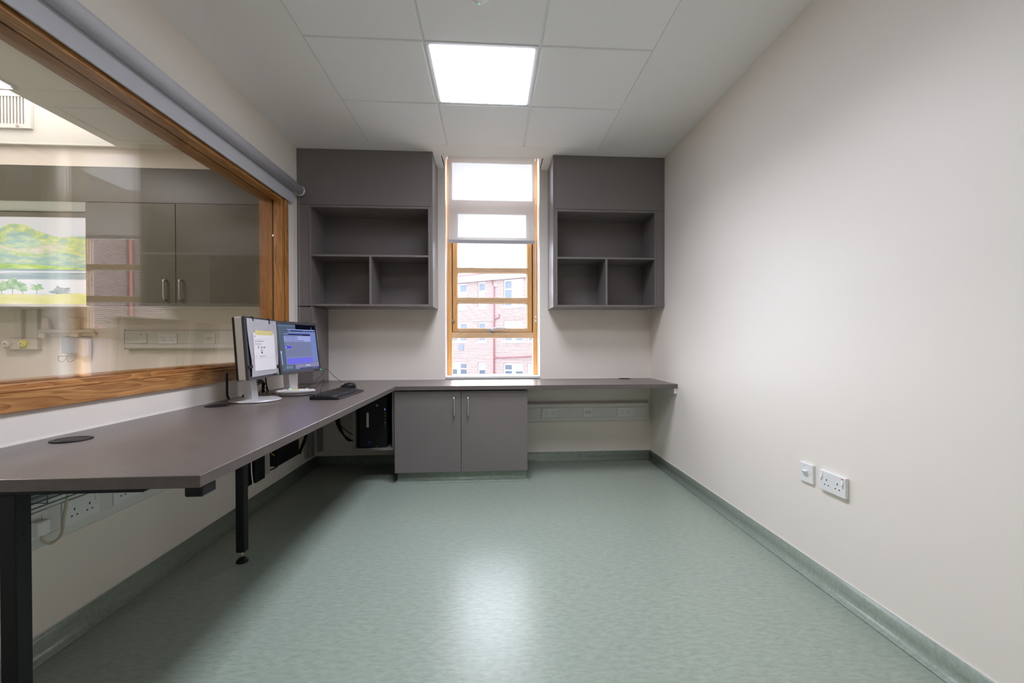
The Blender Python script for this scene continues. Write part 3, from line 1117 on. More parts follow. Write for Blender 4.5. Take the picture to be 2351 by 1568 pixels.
# wire cable tray
wtb = thing('wire_cable_tray', 'blue-green wire cable basket hung under the near worktop', 'cable tray', (-1.36, 1.7, 0.6))
wr = MB()
xsn = (-1.445, -1.405, -1.365, -1.325, -1.285)
for x in xsn:
    wr.cyl((x, 1.27, 0.600), (x, 2.18, 0.600), 0.0022, 6)
for x in (-1.445, -1.285):
    for z in (0.63, 0.66):
        wr.cyl((x, 1.27, z), (x, 2.18, z), 0.0022, 6)
build_each(wr, 'long_wire', 'wire_green', wtb, True)
wr = MB()
for i in range(10):
    y = 1.29 + i * 0.0985
    wr.tube([(-1.445, y, 0.7085), (-1.445, y, 0.603), (-1.285, y, 0.603), (-1.285, y, 0.7085)], 0.0022, 6)
build_each(wr, 'cross_wire', 'wire_green', wtb, True)

# right wall switch and socket
sw = thing('light_switch', 'white square switch with a protruding rocker on the blank wall', 'switch', (XR, 1.957, 0.467), -PI / 2)
MB().box(-0.043, 0.043, -0.012, 0, -0.043, 0.043).build('faceplate', 'plastic_white', sw, bevel=0.002, seg=2)
k = MB()
k.add([(-0.013, -0.012, -0.014), (0.013, -0.012, -0.014), (0.013, -0.012, 0.012), (-0.013, -0.012, 0.012),
       (-0.0115, -0.016, -0.012), (0.0115, -0.016, -0.012), (0.0115, -0.027, 0.010), (-0.0115, -0.027, 0.010)],
      [(4, 5, 6, 7), (0, 1, 5, 4), (1, 2, 6, 5), (2, 3, 7, 6), (3, 0, 4, 7)])
k.build('rocker', 'plastic_white', sw)
k = MB()
for x, z in ((0.030, 0.0), (-0.012, 0.030)):
    k.cyl((x, -0.0126, z), (x, -0.0115, z), 0.0028, 12)
build_each(k, 'screw', 'grey_plastic', sw)
rs = double_socket((XR, 1.796, 0.467), -PI / 2, 'white double socket with a red mark beside the wall switch', red=True, depth=0.016)
# ------------------------------------------------------------------ occupancy sensor on the ceiling
se = thing('ceiling_sensor', 'small white domed sensor with a green light in a ceiling tile', 'sensor', (-0.050, 2.005, H - 0.004))
MB().lathe([(0.0, 0.0), (0.045, 0.0), (0.045, -0.004), (0.040, -0.010), (0.034, -0.012), (0.0, -0.012)][::-1], (0, 0, 0), 32).build('housing', 'plastic_white', se)
MB().lathe([(0.0005, -0.026), (0.010, -0.0245), (0.016, -0.020), (0.019, -0.012), (0.019, -0.010)], (0, 0.012, 0), 24).build('lens', 'plastic_white', se)
MB().lathe([(0.0005, -0.0270), (0.0035, -0.0255), (0.0035, -0.0235)], (0, 0.013, 0), 12).build('status_light', 'green_led', se)

# ------------------------------------------------------------------ monitors
M1C, M1A, M1T = Vector((-1.278, 2.615, 1.039)), 1.655, 0.065
M2C, M2A, M2T = Vector((-1.253, 3.044, 1.0375)), 1.330, 0.125


def monitor(label, c, a, tilt, base_c):
    t = thing('monitor', label, 'monitor', (base_c[0], base_c[1], ZD), a)
    mw = Matrix.Translation(c) @ Matrix.Rotation(a, 4, 'Z') @ Matrix.Rotation(-tilt, 4, 'X')
    tinv = (Matrix.Translation(Vector((base_c[0], base_c[1], ZD))) @ Matrix.Rotation(a, 4, 'Z')).inverted()
    HM = tinv @ mw          # head frame -> thing frame; in the head frame the front is at y = 0

    def part(mb, name, mats, parent=t, **kw):
        mb.xf(HM)
        return mb.build(name, mats, parent, **kw)
    W2, H2 = 0.205, 0.1675
    bz = MB()
    ix, iz0, iz1 = 0.1865, -0.148, 0.150
    for q in ((-W2, W2, iz1, H2), (-W2, W2, -H2, iz0), (-W2, -ix, iz0, iz1), (ix, W2, iz0, iz1)):
        bz.box(q[0], q[1], 0, 0.014, q[2], q[3])
    part(bz, 'bezel', 'dark_grey_plastic', bevel=0.0015)
    sh = MB().box(-W2 + 0.001, W2 - 0.001, 0.0145, 0.052, -H2 + 0.001, H2 - 0.001)
    part(sh, 'shell', 'grey_shell', bevel=0.006, seg=2)
    bk = MB().box(-W2 + 0.001, W2 - 0.001, 0.0525, 0.062, -H2 + 0.002, H2 - 0.002)
    bk.box(-0.15, 0.15, 0.062, 0.082, -0.12, 0.12)
    part(bk, 'back_cover', 'black_plastic', bevel=0.004)
    bt_ = MB()
    for i in range(4):
        bt_.box(0.120 + i * 0.0155, 0.128 + i * 0.0155, -0.0012, 0.0, -0.1615, -0.153)
    for q in islands(bt_):
        part(q, 'button', 'black_plastic')
    part(MB().box(0.187, 0.194, -0.001, 0.0, -0.1605, -0.1545), 'power_light', 'green_led')
    gr = MB()
    for x in (-0.11, 0.10):
        gr.box(x - 0.012, x + 0.012, -0.0005, 0.012, H2, H2 + 0.0022)
    for q in islands(gr):
        part(q, 'top_tab', 'black_plastic')
    # stand, in the thing's own frame
    hp = HM @ Vector((0, 0.075, -0.06))
    yc = hp.y
    col = MB()
    zt_ = hp.z
    yb0 = 0.02
    yt = (HM @ Vector((0, 0.090, 0.0))).y
    for s0, s1, mm in ((-0.040, 0.040, 0),):
        col.add([(s0, yb0 - 0.020, 0.012), (s1, yb0 - 0.020, 0.012), (s1, yb0 + 0.025, 0.012), (s0, yb0 + 0.025, 0.012),
                 (s0, yt - 0.018, zt_ + 0.02), (s1, yt - 0.018, zt_ + 0.02), (s1, yt + 0.022, zt_ + 0.02), (s0, yt + 0.022, zt_ + 0.02)],
                [(0, 3, 2, 1), (4, 5, 6, 7), (0, 1, 5, 4), (1, 2, 6, 5), (2, 3, 7, 6), (3, 0, 4, 7)])
    col.build('column', 'silver', t, bevel=0.002)
    MB().lathe([(0.126, 0.0005), (0.130, 0.004), (0.129, 0.008), (0.120, 0.013), (0.0, 0.015)], (0, 0, 0), 48).build('base', 'silver', t)
    return t, part, HM


m1, m1part, HM1 = monitor('monitor with a grey sheet and paper note over its screen', M1C, M1A, M1T, (-1.325, 2.625))
m2, m2part, HM2 = monitor('monitor showing a blue application screen, behind the keyboard', M2C, M2A, M2T, (-1.297, 3.057))
pmat('dead_screen', (0.02, 0.02, 0.025), 0.25)
m1part(MB().box(-0.1865, 0.1865, 0.003, 0.012, -0.148, 0.150), 'screen', 'dead_screen')

# live screen: flat blocks of light
ui_cols = [('ui_desk', (.36, .42, .50)), ('ui_dark', (.05, .06, .12)), ('ui_win', (.50, .56, .80)), ('ui_bar', (.58, .66, .93)), ('ui_menu', (.17, .18, .26)),
           ('ui_grey', (.50, .53, .68)), ('ui_light', (.66, .70, .93)), ('ui_title', (.22, .26, .48)), ('ui_key', (.33, .35, .50)), ('ui_blue', (.33, .30, .98)),
           ('ui_purple', (.48, .47, .95)), ('ui_pale', (.58, .62, .74)), ('ui_low', (.58, .57, .72)), ('ui_green', (.50, .58, .55)), ('ui_circle', (.50, .56, .66)), ('ui_white', (.88, .88, .98))]
for n, cc in ui_cols:
    emat(n, s2l(cc), 0.85)
UI = [n for n, _ in ui_cols]
sc = MB()


def uq(x0, x1, z0, z1, name, lay, sx=0.0):
    y = 0.004 - lay * 0.0002
    sc.add([(x0, y, z0), (x1, y, z0), (x1 + sx, y, z1), (x0 + sx, y, z1)], [(0, 1, 2, 3)], UI.index(name))


sc.box(-0.1865, 0.1865, 0.0042, 0.012, -0.148, 0.150, UI.index('ui_dark'))
uq(-0.1865, 0.183, -0.148, 0.150, 'ui_desk', 0)
uq(-0.02, 0.183, 0.1195, 0.150, 'ui_dark', 1)
uq(-0.1865, -0.02, 0.138, 0.141, 'ui_win', 1)
uq(-0.102, 0.1765, 0.1125, 0.119, 'ui_bar', 2)
uq(-0.102, 0.1765, 0.1045, 0.1125, 'ui_menu', 2)
for x0, x1 in ((0.055, 0.075), (0.088, 0.105), (0.118, 0.132), (0.145, 0.162), (-0.095, -0.07)):
    uq(x0, x1, 0.1065, 0.1105, 'ui_grey', 3)
uq(-0.100, 0.1790, -0.099, 0.1045, 'ui_win', 2)
uq(-0.100, -0.061, 0.096, 0.1025, 'ui_green', 3)
uq(0.140, 0.143, 0.119, 0.137, 'ui_bar', 3)
uq(-0.060, 0.1829, -0.133, -0.101, 'ui_low', 3)
uq(-0.020, 0.1830, -0.146, -0.133, 'ui_key', 3)
uq(-0.060, -0.020, -0.140, -0.133, 'ui_win', 3)
uq(0.044, 0.062, -0.1235, -0.117, 'ui_white', 4)
uq(0.068, 0.088, -0.1235, -0.117, 'ui_white', 4)
for x in (0.115, 0.128, 0.150):
    uq(x, x + 0.006, -0.141, -0.138, 'ui_light', 4)
uq(-0.141, 0.1215, -0.112, 0.0905, 'ui_grey', 4)
uq(-0.141, 0.1205, 0.083, 0.0905, 'ui_title', 5)
uq(-0.141, -0.098, 0.083, 0.0905, 'ui_win', 6)
uq(-0.141, 0.1205, 0.0765, 0.083, 'ui_menu', 5)
uq(-0.139, 0.1210, 0.0372, 0.0760, 'ui_light', 5)
for z0, z1, x1 in ((0.0655, 0.0715, -0.0105), (0.0530, 0.0590, -0.006), (0.0405, 0.0460, 0.050)):
    x = -0.132
    while x < x1 - 0.006:
        wd = random.choice((0.0065, 0.008, 0.0095))
        uq(x, x + wd, z0, z1, 'ui_key', 6)
        uq(x + 0.0018, x + wd - 0.0018, z0 + 0.0015, z1 - 0.0015, 'ui_pale', 7)
        x += wd + 0.0022
for x in range(10):
    uq(-0.134 + x * 0.018, -0.134 + x * 0.018 + 0.012, 0.0785, 0.081, 'ui_grey', 6)
uq(-0.062, -0.052, 0.0527, 0.0595, 'ui_blue', 8)
uq(-0.135, -0.081, -0.0035, 0.0088, 'ui_blue', 6)
uq(-0.130, -0.1235, 0.0125, 0.0182, 'ui_blue', 6)
uq(-0.120, -0.092, 0.0140, 0.0165, 'ui_pale', 6)
uq(-0.120, -0.095, -0.0120, -0.0100, 'ui_pale', 6)
uq(-0.1325, -0.126, -0.0015, 0.0060, 'ui_white', 7)
uq(-0.133, 0.1205, -0.066, -0.062, 'ui_pale', 6)
uq(-0.1335, 0.1215, -0.105, -0.0675, 'ui_purple', 6)
uq(-0.185, -0.173, -0.1075, -0.0195, 'ui_bar', 4)
uq(-0.183, -0.175, -0.0350, -0.0235, 'ui_white', 5)
for z in (-0.06, -0.07, -0.08, -0.09, -0.10):
    uq(-0.182, -0.176, z, z + 0.003, 'ui_grey', 5)
for x in (-0.137, -0.116, -0.0945):
    b0 = len(sc.v)
    n = 18
    sc.v += [(x + 0.0098 * math.cos(2 * PI * i / n), 0.003, -0.126 + 0.0105 * math.sin(2 * PI * i / n)) for i in range(n)]
    sc.f.append([b0 + i for i in range(n)])
    sc.m.append(UI.index('ui_circle'))
    sc.s.append(False)
m2part(sc, 'screen', UI)
# pale lettering down the right edge of its bezel, too small to read
le = MB()
z = 0.115
while z > -0.02:
    hh = random.choice((0.003, 0.005, 0.007))
    le.box(0.1935, 0.1965, -0.0006, 0.0, z - hh, z)
    z -= hh + random.choice((0.0015, 0.0025, 0.006))
m2part(le, 'bezel_print', 'grey_shell')

# sheet clipped over the first screen
sheet = MB()
rows = [(0.158, -0.189, 0.2040), (0.085, -0.190, 0.2045), (0.021, -0.180, 0.2040), (-0.063, -0.166, 0.197), (-0.105, -0.166, 0.193), (-0.153, -0.172, 0.187)]
nx = 14
for face_y in (-0.0030, -0.0022):
    b0 = len(sheet.v)
    for z, xa, xb in rows:
        for i in range(nx + 1):
            u = i / nx
            sheet.v.append((xa + (xb - xa) * u, face_y - 0.0012 * math.sin(u * 9 + z * 20) ** 2, z))
    for r in range(len(rows) - 1):
        for i in range(nx):
            q = [b0 + r * (nx + 1) + i, b0 + (r + 1) * (nx + 1) + i, b0 + (r + 1) * (nx + 1) + i + 1, b0 + r * (nx + 1) + i + 1]
            sheet.f.append(q if face_y < -0.0025 else q[::-1])
            sheet.m.append(0)
            sheet.s.append(True)
W1 = Matrix.Translation(M1C) @ Matrix.Rotation(M1A, 4, 'Z') @ Matrix.Rotation(-M1T, 4, 'X')
sheet.xf(W1)
tag(sheet.build('cover_sheet', 'sheet_grey'), 'grey film sheet clipped over a monitor screen, under the paper note', 'sheet')
for x0, x1, z0, z1 in ((-0.120, -0.108, 0.146, 0.1685), (0.096, 0.108, 0.138, 0.1685), (-0.2055, -0.160, -0.106, -0.088), (0.168, 0.2055, -0.124, -0.105)):
    m1part(MB().box(x0, x1, -0.0055, -0.0044, z0, z1), 'clip', 'black_plastic')
pn = thing('paper_note', 'white paper note taped to the grey sheet on the monitor', 'note', tuple(W1 @ Vector((0.01, -0.006, -0.02))))
pin_inv = Matrix.Translation(-pn.location)


def npart(mb, name, mats):
    mb.xf(pin_inv @ W1)
    return mb.build(name, mats, pn)


ppz = MB()
ppz.add([(-0.134, -0.0052, -0.1235), (0.151, -0.0052, -0.127), (0.1535, -0.0060, 0.081), (-0.1300, -0.0060, 0.0845),
         (-0.134, -0.0047, -0.1235), (0.151, -0.0047, -0.127), (0.1535, -0.0055, 0.081), (-0.1300, -0.0055, 0.0845)],
        [(0, 1, 2, 3), (7, 6, 5, 4), (0, 4, 5, 1), (1, 5, 6, 2), (2, 6, 7, 3), (3, 7, 4, 0)])
npart(ppz, 'sheet', 'paper')
tp = MB()
tp.add([(-0.1065, -0.0064, 0.0715), (0.1353, -0.0064, 0.0708), (0.1297, -0.0064, 0.0953), (-0.1056, -0.0064, 0.0962)], [(0, 1, 2, 3)])
npart(tp, 'tape', 'tape_yellow')
txt = MB()
for s, sz, x, z, bo in (('Dial', 0.011, -0.119, 0.060, 0), ('Send the Secure Mobile Code', 0.0098, -0.120, 0.034, 0), ('Or Service: Option 1', 0.0098, -0.117, 0.019, 0),
                        ('1301 7647', 0.0155, -0.0500, -0.003, 0), ('with', 0.0085, -0.119, -0.047, 0), ('calls 12-5.30  Mon-Fri', 0.0095, -0.068, -0.050, 0)):
    merge(txt, text_mb(s, sz), x, -0.0066, z)
txt.box(-0.0790, -0.0755, -0.0066, -0.0063, -0.002, 0.0115)
txt.box(-0.0760, -0.0690, -0.0066, -0.0063, -0.002, 0.001)
txt.box(-0.0760, -0.0700, -0.0066, -0.0063, 0.0085, 0.0115)
txt.box(-0.0420, -0.0250, -0.0066, -0.0063, -0.0305, -0.0240)
txt.box(-0.0420, -0.0395, -0.0066, -0.0063, -0.0240, -0.0120)
txt.box(-0.0280, -0.0255, -0.0066, -0.0063, -0.0240, -0.0120)
txt.box(-0.0395, -0.0280, -0.0066, -0.0063, -0.0145, -0.0120)
txt.box(-0.118, 0.062, -0.0064, -0.0062, 0.0475, 0.0480)
npart(txt, 'print', 'ink')
npart(MB().box(-0.122, 0.146, -0.0064, -0.0062, -0.0572, -0.0567), 'fold_line', 'grey_plastic')

# ------------------------------------------------------------------ keyboard, mouse, control unit
kb = thing('keyboard', 'black full-size keyboard lying on the worktop in front of the monitors', 'keyboard', (-0.945, 2.860, ZD), PI / 2 - 0.03)
KW, KD = 0.228, 0.083      # half width, half depth; local -y is the front edge
bd = MB()
bd.prism([(-KD, 0.0015), (KD, 0.0015), (KD, 0.022), (-KD + 0.028, 0.0135), (-KD, 0.009)], 'x', -KW, KW)
bd.build('body', 'key_black', kb, bevel=0.002, seg=2)
ky = MB()
cols_ = [(-0.218, 0.070), (0.082, 0.135), (0.146, 0.218)]
for r in range(6):
    y = 0.064 - r * 0.0190 - (0.006 if r else 0)
    z = 0.0215 - (0.064 - y) * 0.062
    for (a, b) in cols_:
        n = {0.070: 15, 0.135: 3, 0.218: 4}[b]
        wd = (b - a) / n
        for i in range(n):
            if r == 5 and b == 0.070 and 4 <= i <= 9:
                if i == 4:
                    ky.box(a + i * wd + 0.001, a + (i + 6) * wd - 0.001, y - 0.0075, y + 0.0085, z - 0.002, z + 0.0062)
                continue
            x0, x1 = a + i * wd + 0.0009, a + (i + 1) * wd - 0.0009
            v = [(x0, y - 0.0085, z - 0.002), (x1, y - 0.0085, z - 0.002), (x1, y + 0.0085, z - 0.001), (x0, y + 0.0085, z - 0.001),
                 (x0 + 0.0018, y - 0.006, z + 0.0060), (x1 - 0.0018, y - 0.006, z + 0.0060), (x1 - 0.0018, y + 0.0075, z + 0.0068), (x0 + 0.0018, y + 0.0075, z + 0.0068)]
            ky.add(v, [(4, 5, 6, 7), (0, 1, 5, 4), (1, 2, 6, 5), (2, 3, 7, 6), (3, 0, 4, 7)])
ko = ky.build('key', 'key_black', kb)
ko['kind'] = 'stuff'
MB().box(0.02, 0.075, 0.074, 0.0815, 0.0222, 0.0232).build('label_strip', 'trim_white', kb)
kc = thing('keyboard_lead', 'thin black lead arching from the control unit to the keyboard', 'cable', (-1.08, 2.95, ZD + 0.03))
wpart(MB().tube(smooth_path([(-1.146, 2.905, 0.7815), (-1.120, 2.965, 0.785), (-1.093, 3.010, 0.829), (-1.075, 2.960, 0.806), (-1.045, 2.83, 0.772), (-1.026, 2.80, 0.757)]), 0.0016, 6), 'lead', 'black_plastic', kc)
mc = thing('mouse_lead', 'thin black lead arching high from the control unit towards the mouse', 'cable', (-1.12, 3.05, ZD + 0.05))
wpart(MB().tube(smooth_path([(-1.190, 2.890, 0.7815), (-1.150, 2.99, 0.805), (-1.115, 3.05, 0.858), (-1.107, 3.08, 0.890), (-1.095, 3.11, 0.880), (-1.06, 3.12, 0.838), (-1.02, 3.16, 0.795), (-1.00, 3.24, 0.762), (-1.01, 3.30, 0.755)]), 0.0016, 6), 'lead', 'black_plastic', mc)
ms = thing('mouse', 'black computer mouse behind the far end of the keyboard', 'mouse', (-1.035, 3.325, ZD), 0.35)
prof = []
for i in range(9):
    u = i / 8
    prof.append((math.cos(u * PI / 2), math.sin(u * PI / 2)))
sh = MB()
rings = []
n = 28
for k in range(8):
    h = k / 7
    rr = math.sqrt(max(0.0, 1 - (h * 0.985) ** 2.4))
    ring = []
    for i in range(n):
        a = 2 * PI * i / n
        x, y = 0.056 * math.cos(a), 0.031 * math.sin(a)
        sk = 0.010 * h
        ring.append((x * rr + sk, y * (0.25 + 0.75 * rr) if rr > 0.01 else 0, 0.001 + 0.037 * h * (1 - 0.10 * (math.cos(a) < 0) * rr)))
    rings.append(ring)
sh.ring_loft(rings)
sh.build('shell', 'black_plastic', ms)
MB().cyl((-0.030, -0.003, 0.030), (-0.030, 0.003, 0.030), 0.009, 14).build('scroll_wheel', 'grey_plastic', ms)
UR = 0.40
cu = thing('control_unit', 'pale rounded control unit with coloured keys and a green light', 'control unit', (-1.205, 2.862, ZD), UR)
MB().lathe([(0.086, 0.001), (0.092, 0.006), (0.094, 0.014)], (0, 0, 0), 40, sx=1.05, sy=0.50).build('base', 'dark_base', cu)
MB().lathe([(0.095, 0.014), (0.108, 0.024), (0.110, 0.030), (0.104, 0.037), (0.0, 0.039)], (0, 0, 0), 40, sx=1.0, sy=0.48).build('top_shell', 'grey_light', cu)
for x, y, w_, h_, mt in ((-0.062, -0.008, 0.016, 0.008, 'trim_white'), (-0.030, 0.012, 0.016, 0.006, 'trim_white'), (-0.005, -0.026, 0.018, 0.009, 'yellow_ring'),
                         (0.030, -0.010, 0.020, 0.008, 'trim_white'), (0.062, 0.004, 0.014, 0.008, 'trim_white')):
    MB().box(x - w_ / 1.6, x + w_ / 1.6, y - h_, y + h_, 0.0375, 0.0415).build('key', mt, cu, bevel=0.001)
MB().lathe([(0.0045, 0.038), (0.0045, 0.042), (0.0005, 0.0445)], (-0.034, 0.036, 0), 12).build('status_light', 'green_led', cu)

# loose cables behind the monitors
ca = thing('cable_bundle', 'black and beige cables looping on the worktop behind the monitors', 'cable', (-1.39, 2.85, ZD))
cb_ = MB()
for dx, dz, rad in ((0, 0, 0.0045), (0.012, 0.006, 0.0045), (0.024, 0.000, 0.0035), (0.006, 0.014, 0.004)):
    cb_.tube(smooth_path([(-1.470 + dx * .3, 2.76, 0.748), (-1.445 + dx, 2.79, 0.80 + dz), (-1.425 + dx, 2.85, 0.825 + dz), (-1.43 + dx * .7, 2.91, 0.815 + dz), (-1.450 + dx * .4, 2.955, 0.785 + dz), (-1.465 + dx * .5, 2.985, 0.750)]), rad, 8)
cb_.tube(smooth_path([(-1.44, 2.83, 0.746), (-1.42, 2.85, 0.765), (-1.40, 2.88, 0.79), (-1.40, 2.90, 0.785), (-1.41, 2.93, 0.747)]), 0.0025, 6)
cb_.tube(smooth_path([(-1.465, 2.60, 0.90), (-1.468, 2.605, 0.83), (-1.47, 2.61, 0.775), (-1.462, 2.615, 0.752)]), 0.006, 8)
cb_.tube(smooth_path([(-1.46, 3.02, 0.90), (-1.462, 3.02, 0.86), (-1.462, 3.03, 0.80), (-1.46, 3.05, 0.748)]), 0.004, 8)
build_each(cb_, 'black_lead', 'black_plastic', ca, True)
wpart(MB().tube(smooth_path([(-1.42, 2.80, 0.825), (-1.435, 2.775, 0.80), (-1.425, 2.77, 0.77), (-1.40, 2.775, 0.746), (-1.355, 2.80, 0.744), (-1.325, 2.81, 0.744)]), 0.0025, 8), 'beige_lead', 'beige_cable', ca)

# ------------------------------------------------------------------ equipment on the wall under the worktop
eq = thing('power_unit', 'long dark power unit fixed to the wall below the monitors', 'power unit', (-1.478, 3.27, 0.24))
wpart(MB().box(XL + 0.004, -1.428, 3.10, 3.44, 0.238, 0.63), 'case', 'black_plastic', eq, bevel=0.002)
wpart(MB().box(XL + 0.012, -1.440, 3.092, 3.0995, 0.25, 0.62), 'end_plate', 'black_hole', eq)
nb = thing('network_box', 'black network box under the worktop with a small yellow-green light', 'network box', (-1.48, 2.85, 0.205))
wpart(MB().box(XL + 0.004, -1.455, 2.79, 2.86, 0.205, 0.63), 'case', 'black_plastic', nb, bevel=0.002)
wpart(MB().box(-1.454, -1.425, 2.82, 2.93, 0.215, 0.63), 'cover', 'black_metal', nb, bevel=0.002)
wpart(MB().box(-1.505, -1.500, 2.787, 2.7895, 0.213, 0.219), 'status_light', 'yellow_led', nb)
k = MB()
for z in (0.24, 0.262, 0.285, 0.33):
    k.box(-1.515, -1.505, 2.786, 2.7895, z, z + 0.012)
build_each(k, 'port', 'grey_shell', nb, True)
gb = thing('cable_bracket', 'grey perforated bracket between the network box and power unit', 'bracket', (-1.44, 2.99, 0.2))
k = MB().box(-1.452, -1.448, 2.95, 3.04, 0.218, 0.36)
k.box(-1.47, -1.452, 3.00, 3.004, 0.218, 0.63)
wpart(k, 'plate', 'grey_plastic', gb)
wc = thing('white_lead', 'single white cable hanging vertically across the network box', 'cable', (-1.447, 2.80, 0.2))
wpart(MB().tube(smooth_path([(-1.440, 2.800, 0.64), (-1.442, 2.80, 0.45), (-1.441, 2.80, 0.30), (-1.434, 2.802, 0.215), (-1.440, 2.805, 0.195)]), 0.0035, 8), 'lead', 'plastic_white', wc)
yc_ = thing('yellow_leads', 'yellow and black leads hanging by the perforated channels', 'cable', (-1.46, 3.5, 0.2))
k = MB()
k.tube(smooth_path([(-1.462, 3.05, 0.66), (-1.462, 3.05, 0.42), (-1.452, 3.07, 0.34), (-1.44, 3.088, 0.315)]), 0.0022, 6)
k.tube(smooth_path([(-1.455, 3.06, 0.66), (-1.456, 3.06, 0.45), (-1.446, 3.075, 0.39), (-1.436, 3.088, 0.365)]), 0.0022, 6)
for d in (0, 0.012):
    k.tube(smooth_path([(-1.47 + d, 3.60, 0.69), (-1.472 + d, 3.60, 0.45), (-1.475 + d, 3.585, 0.36), (-1.47 + d, 3.53, 0.29), (-1.46 + d, 3.47, 0.245)]), 0.0026, 6)
build_each(k, 'yellow_lead', 'yellow_cable', yc_, True)
k = MB()
for d in (0, 0.012):
    k.tube(smooth_path([(-1.445 + d, 3.61, 0.69), (-1.447 + d, 3.61, 0.45), (-1.45 + d, 3.60, 0.34), (-1.455 + d, 3.55, 0.275), (-1.45 + d, 3.48, 0.232)]), 0.0062, 8)
k.tube(smooth_path([(-1.49, 3.00, 0.215), (-1.47, 3.04, 0.226), (-1.455, 3.08, 0.226), (-1.44, 3.12, 0.232)]), 0.005, 8)
build_each(k, 'black_lead', 'black_plastic', yc_, True)


def channel(x, y, ax, label, z0=0.125):
    t = thing('perforated_channel', label, 'channel', (x, y, z0), group='perforated steel channels in the corner')
    k = MB()
    n = 9
    hgt = (0.705 - z0) / n
    a, b = 0.020, 0.006
    for i in range(n):      # face of strips round slots
        za, zb = z0 + i * hgt, z0 + (i + 1) * hgt
        for q in ((-a, -b, za, zb), (b, a, za, zb), (-b, b, za, za + hgt * 0.35)):
            if ax == 'x':
                k.box(x, x + 0.002, y + q[0], y + q[1], q[2], q[3])
            else:
                k.box(x + q[0], x + q[1], y - 0.002, y, q[2], q[3])
    if ax == 'x':
        k.box(x - 0.02, x, y - a, y - a + 0.002, z0, 0.705)
        k.box(x - 0.02, x, y + a - 0.002, y + a, z0, 0.705)
    else:
        k.box(x - a, x - a + 0.002, y, y + 0.02, z0, 0.705)
        k.box(x + a - 0.002, x + a, y, y + 0.02, z0, 0.705)
    wpart(k, 'channel', 'galvanised', t)


channel(XL + 0.022, 3.80, 'x', 'galvanised perforated channel under the worktop next to the yellow leads', 0.118)
channel(XL + 0.022, 3.905, 'x', 'galvanised perforated channel in the corner, between the two others', 0.105)
channel(-1.480, D - 0.022, 'y', 'galvanised perforated channel on the window wall under the worktop', 0.125)
bc = thing('computer_leads', 'thick black and red leads drooping behind the computer housing', 'cable', (-1.2, 3.9, 0.3))
k = MB()
for i, d in enumerate((0, 0.014, 0.026)):
    k.tube(smooth_path([(-1.335 + d, 3.93, 0.70), (-1.330 + d, 3.92, 0.50), (-1.300 + d, 3.90, 0.36 - d * .6), (-1.22 + d * .4, 3.89, 0.262 - d * .9), (-1.12, 3.88, 0.222 + d * 1.6), (-1.05, 3.965, 0.235 + d)]), 0.0065, 8)
build_each(k, 'black_lead', 'black_plastic', bc, True)
wpart(MB().tube(smooth_path([(-1.310, 3.92, 0.70), (-1.308, 3.91, 0.50), (-1.275, 3.89, 0.375), (-1.19, 3.885, 0.30), (-1.10, 3.88, 0.265), (-1.05, 3.965, 0.27)]), 0.004, 8), 'red_lead', 'red_cable', bc)
jb = MB().box(-1.245, -1.175, 3.66, 3.72, 0.655, 0.7085)
tag(jb.build('junction_block', 'grey_plastic', bevel=0.003), 'small grey block under the worktop beside the computer housing', 'block')

# ------------------------------------------------------------------ the room beyond the observation window
cf = MB()
CO0, CO1, CF1 = -4.6, -2.845, 3.632       # rooflight well
CF0 = 2.87
zz = HF + 0.02
cf.box(CO1, XL2, YB, D, HF, zz)
cf.box(XW, CO1, CF1, D, HF, zz)
cf.box(XW, CO0, CF0, CF1, HF, zz)
cf.box(XW, CO1, YB, CF0, HF, zz)
struct(cf.build('ceiling_2', 'ceiling_paint'))
wwell = MB()
wt_ = 0.03
zt2 = 3.30
wwell.box(CO0, CO1 + wt_, CF1, CF1 + wt_, HF + 0.0205, zt2)
wwell.box(CO0, CO1 + wt_, CF0 - wt_, CF0, HF + 0.0205, zt2)
wwell.box(CO1, CO1 + wt_, CF0, CF1, HF + 0.0205, zt2)
wwell.box(CO0 - wt_, CO0, CF0 - wt_, CF1 + wt_, HF + 0.0205, zt2)
struct(wwell.build('wall_well', 'reveal_white'))
tag(MB().box(CO0, CO1, CF0, CF1, zt2, zt2 + 0.01).build('rooflight', 'skylight'), 'bright rooflight at the top of the well in the next room', 'rooflight')
struct(MB().box(XW - 0.1, XW, YB, D, 0, 3.3).build('wall_far_left', 'wall_paint'))
far_led = thing('ceiling_light', 'lit ceiling panel of the next room beside its rooflight well', 'ceiling light', (-3.07, 2.545, HF))
k = MB()
k.box(-0.300, 0.300, -0.297, -0.285, -0.014, -0.0005)
k.box(-0.300, 0.300, 0.285, 0.297, -0.014, -0.0005)
k.box(-0.300, -0.288, -0.285, 0.285, -0.014, -0.0005)
k.box(0.288, 0.300, -0.285, 0.285, -0.014, -0.0005)
k.build('frame', 'trim_white', far_led)
MB().box(-0.288, 0.288, -0.285, 0.285, -0.012, -0.002).build('diffuser', 'led_far', far_led)
fl2 = thing('ceiling_light', 'lit ceiling panel of the next room behind the viewpoint', 'ceiling light', (-3.3, 0.6, HF))
MB().box(-0.30, 0.30, -0.30, 0.30, -0.010, -0.001).build('diffuser', 'led_far', fl2)
# access hatch in that ceiling
ht = thing('ceiling_hatch', 'flush white access hatch in the ceiling of the next room', 'hatch', (-2.50, 3.30, HF))
k = MB()
k.box(-0.26, 0.26, -0.25, -0.235, -0.004, -0.0005)
k.box(-0.26, 0.26, 0.215, 0.23, -0.004, -0.0005)
k.box(-0.26, -0.245, -0.235, 0.215, -0.004, -0.0005)
k.box(0.245, 0.26, -0.235, 0.215, -0.004, -0.0005)
k.build('frame', 'trim_white', ht)
MB().box(-0.242, 0.242, -0.232, 0.212, -0.0025, -0.0006).build('door', 'ceiling_paint', ht)
